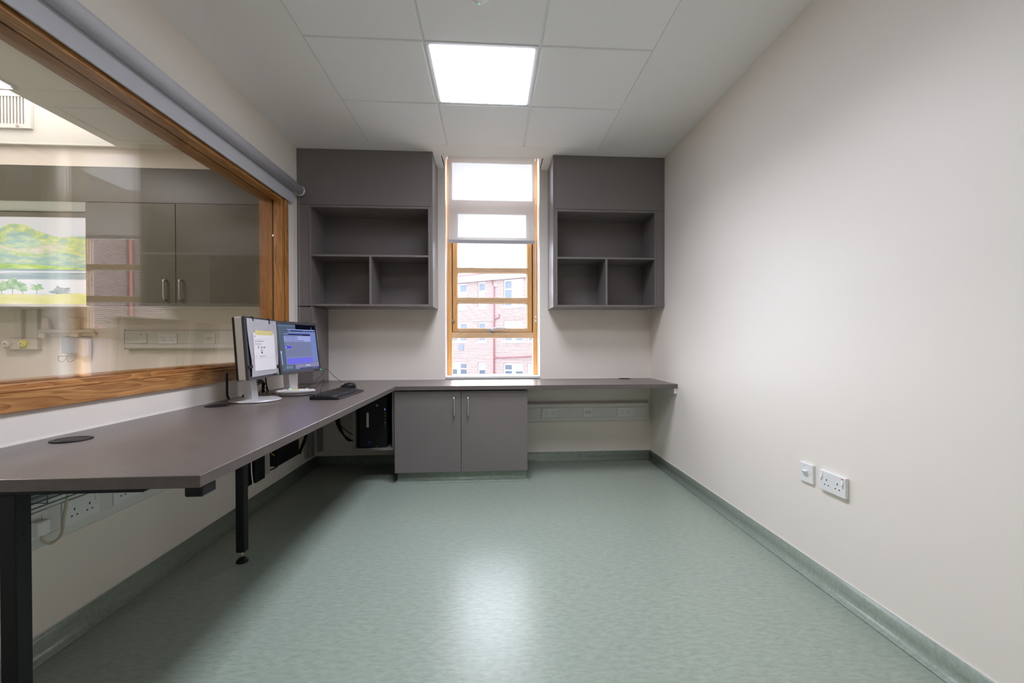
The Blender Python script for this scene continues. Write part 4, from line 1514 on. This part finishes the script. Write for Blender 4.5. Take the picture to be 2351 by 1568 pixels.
# grille in the rooflight well
gx1 = -3.43
gz = 2.676
gr = thing('air_grille', 'white louvred air grille high in the rooflight well', 'grille', (-3.8, CF1, gz))
k = MB()
gx0_ = -4.15
k.box(gx0_, gx1, CF1 - 0.022, CF1 - 0.001, gz, gz + 0.03)
k.box(gx0_, gx1, CF1 - 0.022, CF1 - 0.001, gz + 0.235, gz + 0.265)
k.box(gx1 - 0.035, gx1, CF1 - 0.022, CF1 - 0.001, gz + 0.03, gz + 0.235)
wpart(k, 'frame', 'reveal_white', gr)
x = gx0_ + 0.01
while x < gx1 - 0.045:
    wpart(MB().prism([(x, CF1 - 0.018), (x + 0.012, CF1 - 0.018), (x + 0.008, CF1 - 0.006), (x + 0.003, CF1 - 0.006)], 'z', gz + 0.03, gz + 0.235), 'louvre', 'reveal_white', gr)
    x += 0.0228
wpart(MB().box(gx0_, gx1 - 0.035, CF1 - 0.0055, CF1 - 0.001, gz + 0.03, gz + 0.235), 'shade_backing', 'grey_plastic', gr)  # added grey backing: shade between the louvres put into its colour
k = MB().box(-3.526, -3.512, CF1 - 0.032, CF1 - 0.022, gz + 0.008, gz + 0.02)
wpart(k, 'latch', 'grey_shell', gr)

# wall cupboards of that room, same height as ours
fu = thing('wall_cupboard', 'olive grey two-door wall cupboard beyond the observation window', 'wall cupboard', (-2.4, YC, 1.354))
LF = 'laminate_far'
wpart(MB().box(-3.100, XL2 - 0.012, YC + 0.019, D - 0.002, 1.354, 1.372), 'bottom_panel', 'trunk_white', fu)
wpart(MB().box(-3.100, -3.082, YC + 0.019, D - 0.002, 1.372, 2.152), 'side_panel', 'trunk_white', fu)
wpart(MB().box(-3.082, XL2 - 0.012, YC + 0.019, YC + 0.03, 1.372, 2.152), 'carcass_front', 'black_hole', fu)
for x0, x1, hx in ((-3.099, -2.4445, -2.512), (-2.4405, -1.787, -2.396)):
    d = wpart(MB().box(x0, x1, YC, YC + 0.018, 1.355, 2.148), 'door', LF, fu, bevel=0.001)
    h = MB().tube(smooth_path([(hx, YC - 0.001, 1.556), (hx, YC - 0.022, 1.556), (hx, YC - 0.032, 1.548), (hx, YC - 0.034, 1.530), (hx, YC - 0.034, 1.430), (hx, YC - 0.032, 1.412), (hx, YC - 0.022, 1.404), (hx, YC - 0.001, 1.404)], 4), 0.006, 10)
    h.build('handle', 'steel', d)
wpart(MB().box(-1.784, XL2 - 0.012, YC, YC + 0.018, 1.355, 2.148), 'filler_strip', LF, fu)
fa = thing('fascia', 'olive grey fascia above the cupboards and picture of the next room', 'panel', (-3.2, YC, 2.16))
wpart(MB().box(XW + 0.01, XL2 - 0.012, YC, YC + 0.018, 2.154, 2.420), 'board', LF, fa)
wpart(MB().box(XW + 0.01, -3.104, YC + 0.0185, D - 0.02, 2.154, 2.166), 'soffit', 'reveal_white', fa)
struct(MB().box(XW + 0.001, XL2, YC - 0.002, D, 2.4205, HF).build('trim_6', 'wall_paint'))
# backlit landscape picture
pic = thing('landscape_picture', 'backlit landscape picture of a green hill above a lake', 'picture', (-3.8, D, 1.4))
PYY = D - 0.03
wpart(MB().box(-4.80, -3.104, D - 0.028, D - 0.002, 1.37, 2.148), 'backing', 'trunk_white', pic)
wpart(MB().box(-4.80, -3.104, PYY - 0.014, D - 0.029, 2.108, 2.147), 'header', 'grey_shell', pic)
wpart(MB().box(-4.80, -3.104, D - 0.30, D - 0.029, 1.350, 1.372), 'ledge', 'plastic_white', pic, bevel=0.001)


def pxz(cx, cy):
    """crop measurements of the print, to metres on its plane"""
    u, v = cx / 5.6, 440 + cy / 5.6
    return (-4.031 + u * 0.661 / 195 * 0.993, 2.108 - (v - 501) / 197 * 0.712)


def player(pts, name, mat, lay):
    mb = MB()
    P = [pxz(*p) for p in pts]
    mb.add([(x, PYY - 0.0006 * lay, z) for x, z in P], [tuple(range(len(P)))[::-1]])
    # order so that the face looks at -y whichever way it was listed
    me = mb
    ar = sum(P[i][0] * P[(i + 1) % len(P)][1] - P[(i + 1) % len(P)][0] * P[i][1] for i in range(len(P)))
    if ar > 0:
        me.f[0] = me.f[0][::-1]
    return wpart(me, name, mat, pic)


EX0, EX1 = -1200, 1500
player([(EX0, 340), (EX1, 340), (EX1, 1460), (EX0, 1460)], 'print_sky', 'print_sky', 0)
player([(EX0, 700), (-900, 660), (-500, 560), (-200, 570), (0, 508), (60, 462), (130, 432), (170, 425), (235, 432), (300, 432), (380, 455), (450, 498), (540, 528), (620, 553), (720, 588), (800, 592), (900, 588), (1000, 580), (1080, 580), (1250, 590), (EX1, 600), (EX1, 1010), (EX0, 1010)], 'print_hill', 'print_hill', 1)
player([(EX0, 800), (-400, 760), (0, 720), (80, 740), (180, 800), (250, 850), (400, 840), (560, 830), (650, 800), (740, 780), (800, 790), (900, 800), (1000, 820), (1080, 840), (EX1, 850), (EX1, 1010), (EX0, 1010)], 'print_slope', 'print_slope', 2)
player([(100, 520), (180, 510), (300, 540), (420, 580), (520, 640), (600, 650), (560, 700), (420, 720), (330, 720), (230, 750), (160, 700), (60, 700), (100, 620)], 'print_slope', 'print_slope', 2)
player([(-300, 700), (0, 690), (90, 720), (230, 750), (380, 725), (560, 705), (700, 660), (790, 690), (900, 700), (780, 760), (640, 800), (480, 815), (330, 790), (150, 770), (0, 730), (-300, 740)], 'print_scree', 'print_scree', 3)
player([(EX0, 935), (0, 938), (120, 930), (300, 945), (420, 938), (640, 960), (780, 960), (950, 985), (1080, 990), (EX1, 990), (EX1, 1015), (EX0, 1015)], 'print_shore', 'print_shore', 3)
player([(EX0, 1012), (EX1, 1012), (EX1, 1320), (EX0, 1320)], 'print_water', 'print_water', 3)
player([(EX0, 1000), (0, 1000), (700, 1005), (1080, 1008), (EX1, 1010), (EX1, 1030), (EX0, 1028)], 'print_dark', 'print_dark', 4)
player([(EX0, 1060), (0, 1062), (150, 1050), (1080, 1045), (EX1, 1045), (EX1, 1138), (EX0, 1132)], 'print_dark', 'print_dark', 4)


def crown(cx, cy, rx, ry, mat, trunk=True):
    pts = []
    n = 46
    for i in range(n):
        a = 2 * PI * i / n
        k = 1 + 0.16 * math.sin(5 * a + cx) + 0.10 * math.sin(11 * a + cy) + random.uniform(-.10, .10)
        y = math.sin(a)
        pts.append((cx + rx * k * math.cos(a), cy - ry * k * y if y > 0 else cy - ry * k * y * 0.45))
    player(pts, 'print_tree', mat, 5)
    if trunk:
        player([(cx - 5, cy + ry * 0.2), (cx + 5, cy + ry * 0.2), (cx + 5, 1322), (cx - 5, 1322)], 'print_tree', 'print_bush', 5)


crown(170, 1225, 150, 95, 'print_tree')
crown(30, 1260, 60, 60, 'print_tree')
crown(300, 1265, 70, 50, 'print_tree')
crown(480, 1250, 85, 52, 'print_tree')
crown(790, 1300, 125, 72, 'print_bush', False)
player([(EX0, 1330), (-300, 1325), (0, 1328), (250, 1322), (420, 1330), (650, 1332), (820, 1318), (1000, 1312), (1080, 1315), (EX1, 1318), (EX1, 1462), (EX0, 1462)], 'print_grass', 'print_grass', 6)

# trunking, sockets and gas outlets below
tf = thing('dado_trunking', 'cream dado trunking on the far wall beyond the glass', 'trunking', (-2.4, D, 1.018))
k = MB().prism([(D - 0.002 - d, z) for d, z in trunk_profile(1.018, 1.180, 1.063, 1.147, 0.050)], 'x', -3.045, XL2 - 0.004)
wpart(k, 'body', 'trunk_white', tf)
wpart(MB().box(-3.050, -3.0455, D - 0.0525, D - 0.002, 1.017, 1.181), 'end_cap', 'grey_shell', tf)
for a, b in ((-3.043, -2.953), (-2.865, -2.773), (-2.625, -2.412), (-2.324, XL2 - 0.006)):
    wpart(MB().box(a, b, D - 0.0525, D - 0.047, 1.0635, 1.1465), 'lid', 'trunk_white', tf, bevel=0.001)
sp = thing('fused_switch', 'cream fused switch with a red mark in the far trunking', 'switch', (-2.909, ys, 1.105))
MB().box(-0.043, 0.043, -0.014, 0, -0.041, 0.041).build('faceplate', 'trunk_white', sp, bevel=0.002)
k = MB().box(-0.008, 0.008, -0.0185, -0.0142, 0.008, 0.030)
k.build('rocker', 'plastic_white', sp)
MB().box(-0.007, 0.007, -0.0190, -0.0142, 0.0305, 0.0345).build('red_mark', 'red_mark', sp)
k = MB()
for x in (-0.030, 0.030):
    k.cyl((x, -0.0148, 0), (x, -0.0138, 0), 0.003, 10)
build_each(k, 'screw', 'grey_plastic', sp)
double_socket((-2.699, ys, 1.105), 0, 'cream double socket in the far trunking beyond the glass', depth=0.014)
data_plate((-2.368, ys, 1.105), 0, 'cream twin data outlet in the far trunking near the monitor')
for i, (x0, x1, ring, lab) in enumerate(((-3.985, -3.863, 'plastic_white', 'cream medical gas outlet with a plain ring on the far wall'),
                                         (-3.8615, -3.735, 'yellow_ring', 'cream medical gas outlet with a yellow ring on the far wall'))):
    t = thing('gas_outlet', lab, 'gas outlet', ((x0 + x1) / 2, D, 1.02))
    wpart(MB().prism([(x0, D - 0.002), (x0, D - 0.055), (x0 + 0.078, D - 0.060), (x1 - 0.002, D - 0.040), (x1 - 0.002, D - 0.002)], 'z', 1.020, 1.107), 'box', 'cream_plastic', t, bevel=0.002)
    cxg = x0 + 0.040
    k = MB().cyl((cxg, D - 0.0585, 1.064), (cxg, D - 0.074, 1.064), 0.028, 24)
    k.cyl((cxg, D - 0.074, 1.064), (cxg, D - 0.078, 1.064), 0.024, 20)
    wpart(k, 'ring', ring, t)
    k = MB().cyl((cxg, D - 0.078, 1.064), (cxg, D - 0.083, 1.064), 0.016, 18)
    wpart(k, 'valve', 'plastic_white', t)
    wpart(MB().cyl((cxg, D - 0.083, 1.064), (cxg, D - 0.085, 1.064), 0.006, 12), 'port', 'black_hole', t)
    wpart(MB().cyl((cxg + 0.044, D - 0.060, 1.064), (cxg + 0.044, D - 0.056, 1.064), 0.004, 10), 'screw', 'grey_plastic', t)
    wpart(MB().box(x0 + 0.060, x0 + 0.115, D - 0.030, D - 0.002, 1.1075, 1.349), 'conduit', 'trunk_white', t, bevel=0.002)
# equipment rail with two posts, a hanging tray and a wire hook
er = thing('equipment_rail', 'cream equipment rail with two posts on the far wall', 'rail', (-3.5, D, 1.15))
k = MB().box(-3.720, -3.295, D - 0.058, D - 0.030, 1.152, 1.182)
k.box(-3.715, -3.300, D - 0.034, D - 0.002, 1.128, 1.152)
wpart(k, 'rail', 'cream_plastic', er, bevel=0.003)
k = MB().prism([(-3.690, 1.192), (-3.632, 1.192), (-3.640, 1.275), (-3.688, 1.290)], 'y', D - 0.055, D - 0.025)
k.box(-3.694, -3.620, D - 0.060, D - 0.02, 1.183, 1.192)
wpart(k, 'post', 'cream_plastic', er, bevel=0.002)
k = MB().lathe([(0.030, 0), (0.032, 0.004), (0.026, 0.01), (0.030, 0.068), (0.046, 0.084), (0.046, 0.100), (0.0, 0.102)], (-3.432, D - 0.05, 1.183), 24)
wpart(k, 'post', 'cream_plastic', er)
k = MB().box(-3.71, -3.66, D - 0.065, D - 0.035, 1.112, 1.1515)
k.box(-3.46, -3.40, D - 0.065, D - 0.035, 1.118, 1.1515)
build_each(k, 'clamp', 'cream_plastic', er, True, bevel=0.003)
tr = thing('hanging_tray', 'blue-grey tray hanging below the equipment rail on the far wall', 'tray', (-3.45, D, 0.95))
k = MB().prism([(-3.545, 1.117), (-3.335, 1.117), (-3.335, 0.968), (-3.347, 0.955), (-3.395, 0.955), (-3.42, 0.985), (-3.545, 0.985)], 'y', D - 0.050, D - 0.004)
wpart(k, 'tray', 'tray_blue', tr, bevel=0.004)
k = MB()
for cx_ in (-3.530, -3.462):
    k.tube(smooth_path([(cx_ - 0.034, D - 0.05, 0.962), (cx_ - 0.030, D - 0.06, 0.938), (cx_ - 0.010, D - 0.065, 0.918), (cx_ + 0.012, D - 0.065, 0.918), (cx_ + 0.030, D - 0.06, 0.938), (cx_ + 0.034, D - 0.05, 0.962)], 4), 0.0022, 6)
k.cyl((-3.566, D - 0.05, 0.962), (-3.43, D - 0.05, 0.962), 0.0022, 6)
wpart(k, 'wire_hook', 'dark_grey_plastic', tr)

# ------------------------------------------------------------------ outside: the brick building across the yard
FA = -math.atan(0.68)
bd = thing('brick_building', 'red brick building with white windows across the yard', 'building', (0.0, 36.0, -4.0), FA)
# local frame: x along the front, y into the building, z from the ground
SE = 1 / math.cos(FA)
G0 = 4.0


def wx(x):
    return x * SE


cols_ = [(wx(-2.70), wx(-2.15), 1), (wx(-1.07), wx(-0.48), 1), (wx(0.99), wx(2.44), 2)]
for sh_ in (-5.4, 6.6, 13.2):
    cols_ += [(a + sh_, b + sh_, n) for a, b, n in ((wx(-2.70), wx(-2.15), 1), (wx(-1.07), wx(-0.48), 1), (wx(0.99), wx(2.44), 2))][(0 if sh_ > 0 else 0):]
rows_ = [(3.90, 5.95), (1.16, 2.71), (-2.10, -0.60)]
cols_ = sorted(set((round(a, 3), round(b, 3), n) for a, b, n in cols_))
kept = []
for cc in cols_:
    if not kept or cc[0] > kept[-1][1] + 0.3:
        kept.append(cc)
cols_ = kept
X0, X1 = -9.5, 21.0
# wall built of panels round the openings
wm = MB()
zs_ = [0.0]
for z0, z1 in sorted(rows_):
    zs_ += [z0 + G0, z1 + G0]
zs_.append(6.05 + G0)
for i in range(len(zs_) - 1):
    za, zb = zs_[i], zs_[i + 1]
    if i % 2 == 0:
        wm.box(X0, X1, 0, 0.25, za, zb)
    else:
        x = X0
        for a, b, n in cols_:
            wm.box(x, a, 0, 0.25, za, zb)
            x = b
        wm.box(x, X1, 0, 0.25, za, zb)
wm.build('wall', 'brick', bd)
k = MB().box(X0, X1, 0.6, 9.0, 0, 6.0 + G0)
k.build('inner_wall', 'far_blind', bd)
k = MB().box(X0 - 0.2, X1 + 0.2, -0.30, 0.25, 6.06 + G0, 6.55 + G0)
k.build('eaves_board', 'upvc_white', bd)
k = MB().cyl((X0 - 0.2, -0.36, 6.58 + G0), (X1 + 0.2, -0.36, 6.58 + G0), 0.07, 10)
k.build('gutter', 'pipe_red', bd)
k = MB().prism([(-0.4, 6.62 + G0), (4.8, 6.80 + G0), (10.0, 6.62 + G0)], 'x', X0 - 0.2, X1 + 0.2)
k.build('roof', 'roof_slate', bd)
for ci, (a, b, n) in enumerate(cols_):
    for ri, (z0, z1) in enumerate(rows_):
        z0 += G0
        z1 += G0
        fm = MB()
        y0, y1 = 0.10, 0.17
        e = 0.065
        fm.box(a, b, y0, y1, z0, z0 + e)
        fm.box(a, b, y0, y1, z1 - e, z1)
        fm.box(a, a + e, y0, y1, z0 + e, z1 - e)
        fm.box(b - e, b, y0, y1, z0 + e, z1 - e)
        zm = z1 - (z1 - z0) * 0.34
        xm = [a + e, b - e]
        if n == 2:
            mid = a + (b - a) * 0.50
            fm.box(mid - 0.16, mid + 0.16, y0, y1, z0 + e, z1 - e)
            xm = [a + e, mid - 0.16, mid + 0.16, b - e]
        fm.box(a + e, b - e, y0 + 0.005, y1, zm - 0.04, zm + 0.04)
        fo = fm.build('window', 'upvc_white', bd)
        for i in range(0, len(xm), 2):
            for (pz0, pz1, up) in ((z0 + e, zm - 0.04, 0), (zm + 0.04, z1 - e, 1)):
                mt = random.choice(('far_glass', 'far_glass', 'far_blind')) if not up else random.choice(('far_glass', 'far_blind'))
                g = MB().box(xm[i], xm[i + 1], y0 + 0.03, y0 + 0.04, pz0, pz1)
                g.build('pane', mt, fo)
        MB().box(a - 0.12, b + 0.12, -0.06, 0.10, z0 - 0.13, z0 - 0.001).build('window_sill', 'upvc_white', bd)
        if ri > 0:
            MB().box(a - 0.10, b + 0.10, -0.012, -0.0005, z1 + 0.10, z1 + 0.36).build('lintel', 'brick_soldier', bd)
MB().box(wx(-2.72), wx(-2.25), -0.03, -0.001, 0.42 + G0, 0.93 + G0).build('wall_vent', 'far_glass', bd)
MB().box(wx(0.36), wx(0.48), -0.15, -0.002, 5.52 + G0, 5.70 + G0).build('alarm_box', 'upvc_white', bd)
k = MB()
k.tube([(wx(0.12), -0.12, 6.40 + G0), (wx(0.12), -0.12, 5.78 + G0), (wx(0.276), -0.10, 5.50 + G0), (wx(0.276), -0.10, 0.0)], 0.055, 10)
k.tube(smooth_path([(wx(0.276), -0.10, 3.00 + G0), (wx(0.52), -0.10, 3.00 + G0), (wx(0.66), -0.10, 3.10 + G0), (wx(0.67), -0.10, 3.36 + G0)], 4), 0.05, 8)
k.tube([(wx(0.29), -0.10, -0.12 + G0), (wx(3.06), -0.10, 0.03 + G0)], 0.045, 8)
k.tube([(wx(6.2), -0.10, 6.4 + G0), (wx(6.2), -0.10, 0)], 0.06, 10)
k.build('downpipe', 'pipe_red', bd)
k = MB().tube([(wx(-1.45), -0.06, 2.84 + G0), (wx(0.22), -0.06, 2.86 + G0)], 0.03, 6)
k.build('waste_pipe', 'upvc_white', bd)
# nearer wing at right angles, seen reflected in the observation window
wg = thing('brick_wing', 'nearer red brick wing of the building, reflected in the observation window', 'building', (8.6, 20.0, -4.0))
k = MB().box(0, 3.4, 0, 0.3, 0, 11.5)
k.build('wall', 'brick', wg)
k = MB().box(3.4, 3.7, -9.0, 0.0, 0, 11.5)
k.build('side_wall', 'brick_side', wg)
k = MB().tube([(3.25, -0.12, 11.0), (3.25, -0.12, 0)], 0.07, 10)
k.tube([(3.25, -0.12, 5.2), (3.25, -1.8, 5.7)], 0.05, 8)
k.build('downpipe', 'pipe_red', wg)
for y0, z0 in ((-3.4, 6.2), (-3.4, 2.6), (-6.8, 6.2), (-6.8, 2.6)):
    fo = MB().box(3.34, 3.398, y0, y0 + 1.1, z0, z0 + 1.7)
    fo = fo.build('window', 'upvc_white', wg)
    MB().box(3.325, 3.339, y0 + 0.1, y0 + 1.0, z0 + 0.1, z0 + 1.0).build('pane', 'far_glass', fo)
    MB().box(3.325, 3.339, y0 + 0.1, y0 + 1.0, z0 + 1.1, z0 + 1.6).build('pane', 'far_glass', fo)
struct(MB().box(-60, 60, D + 0.35, 90, -4.2, -4.0).build('ground', 'ground_grey'))
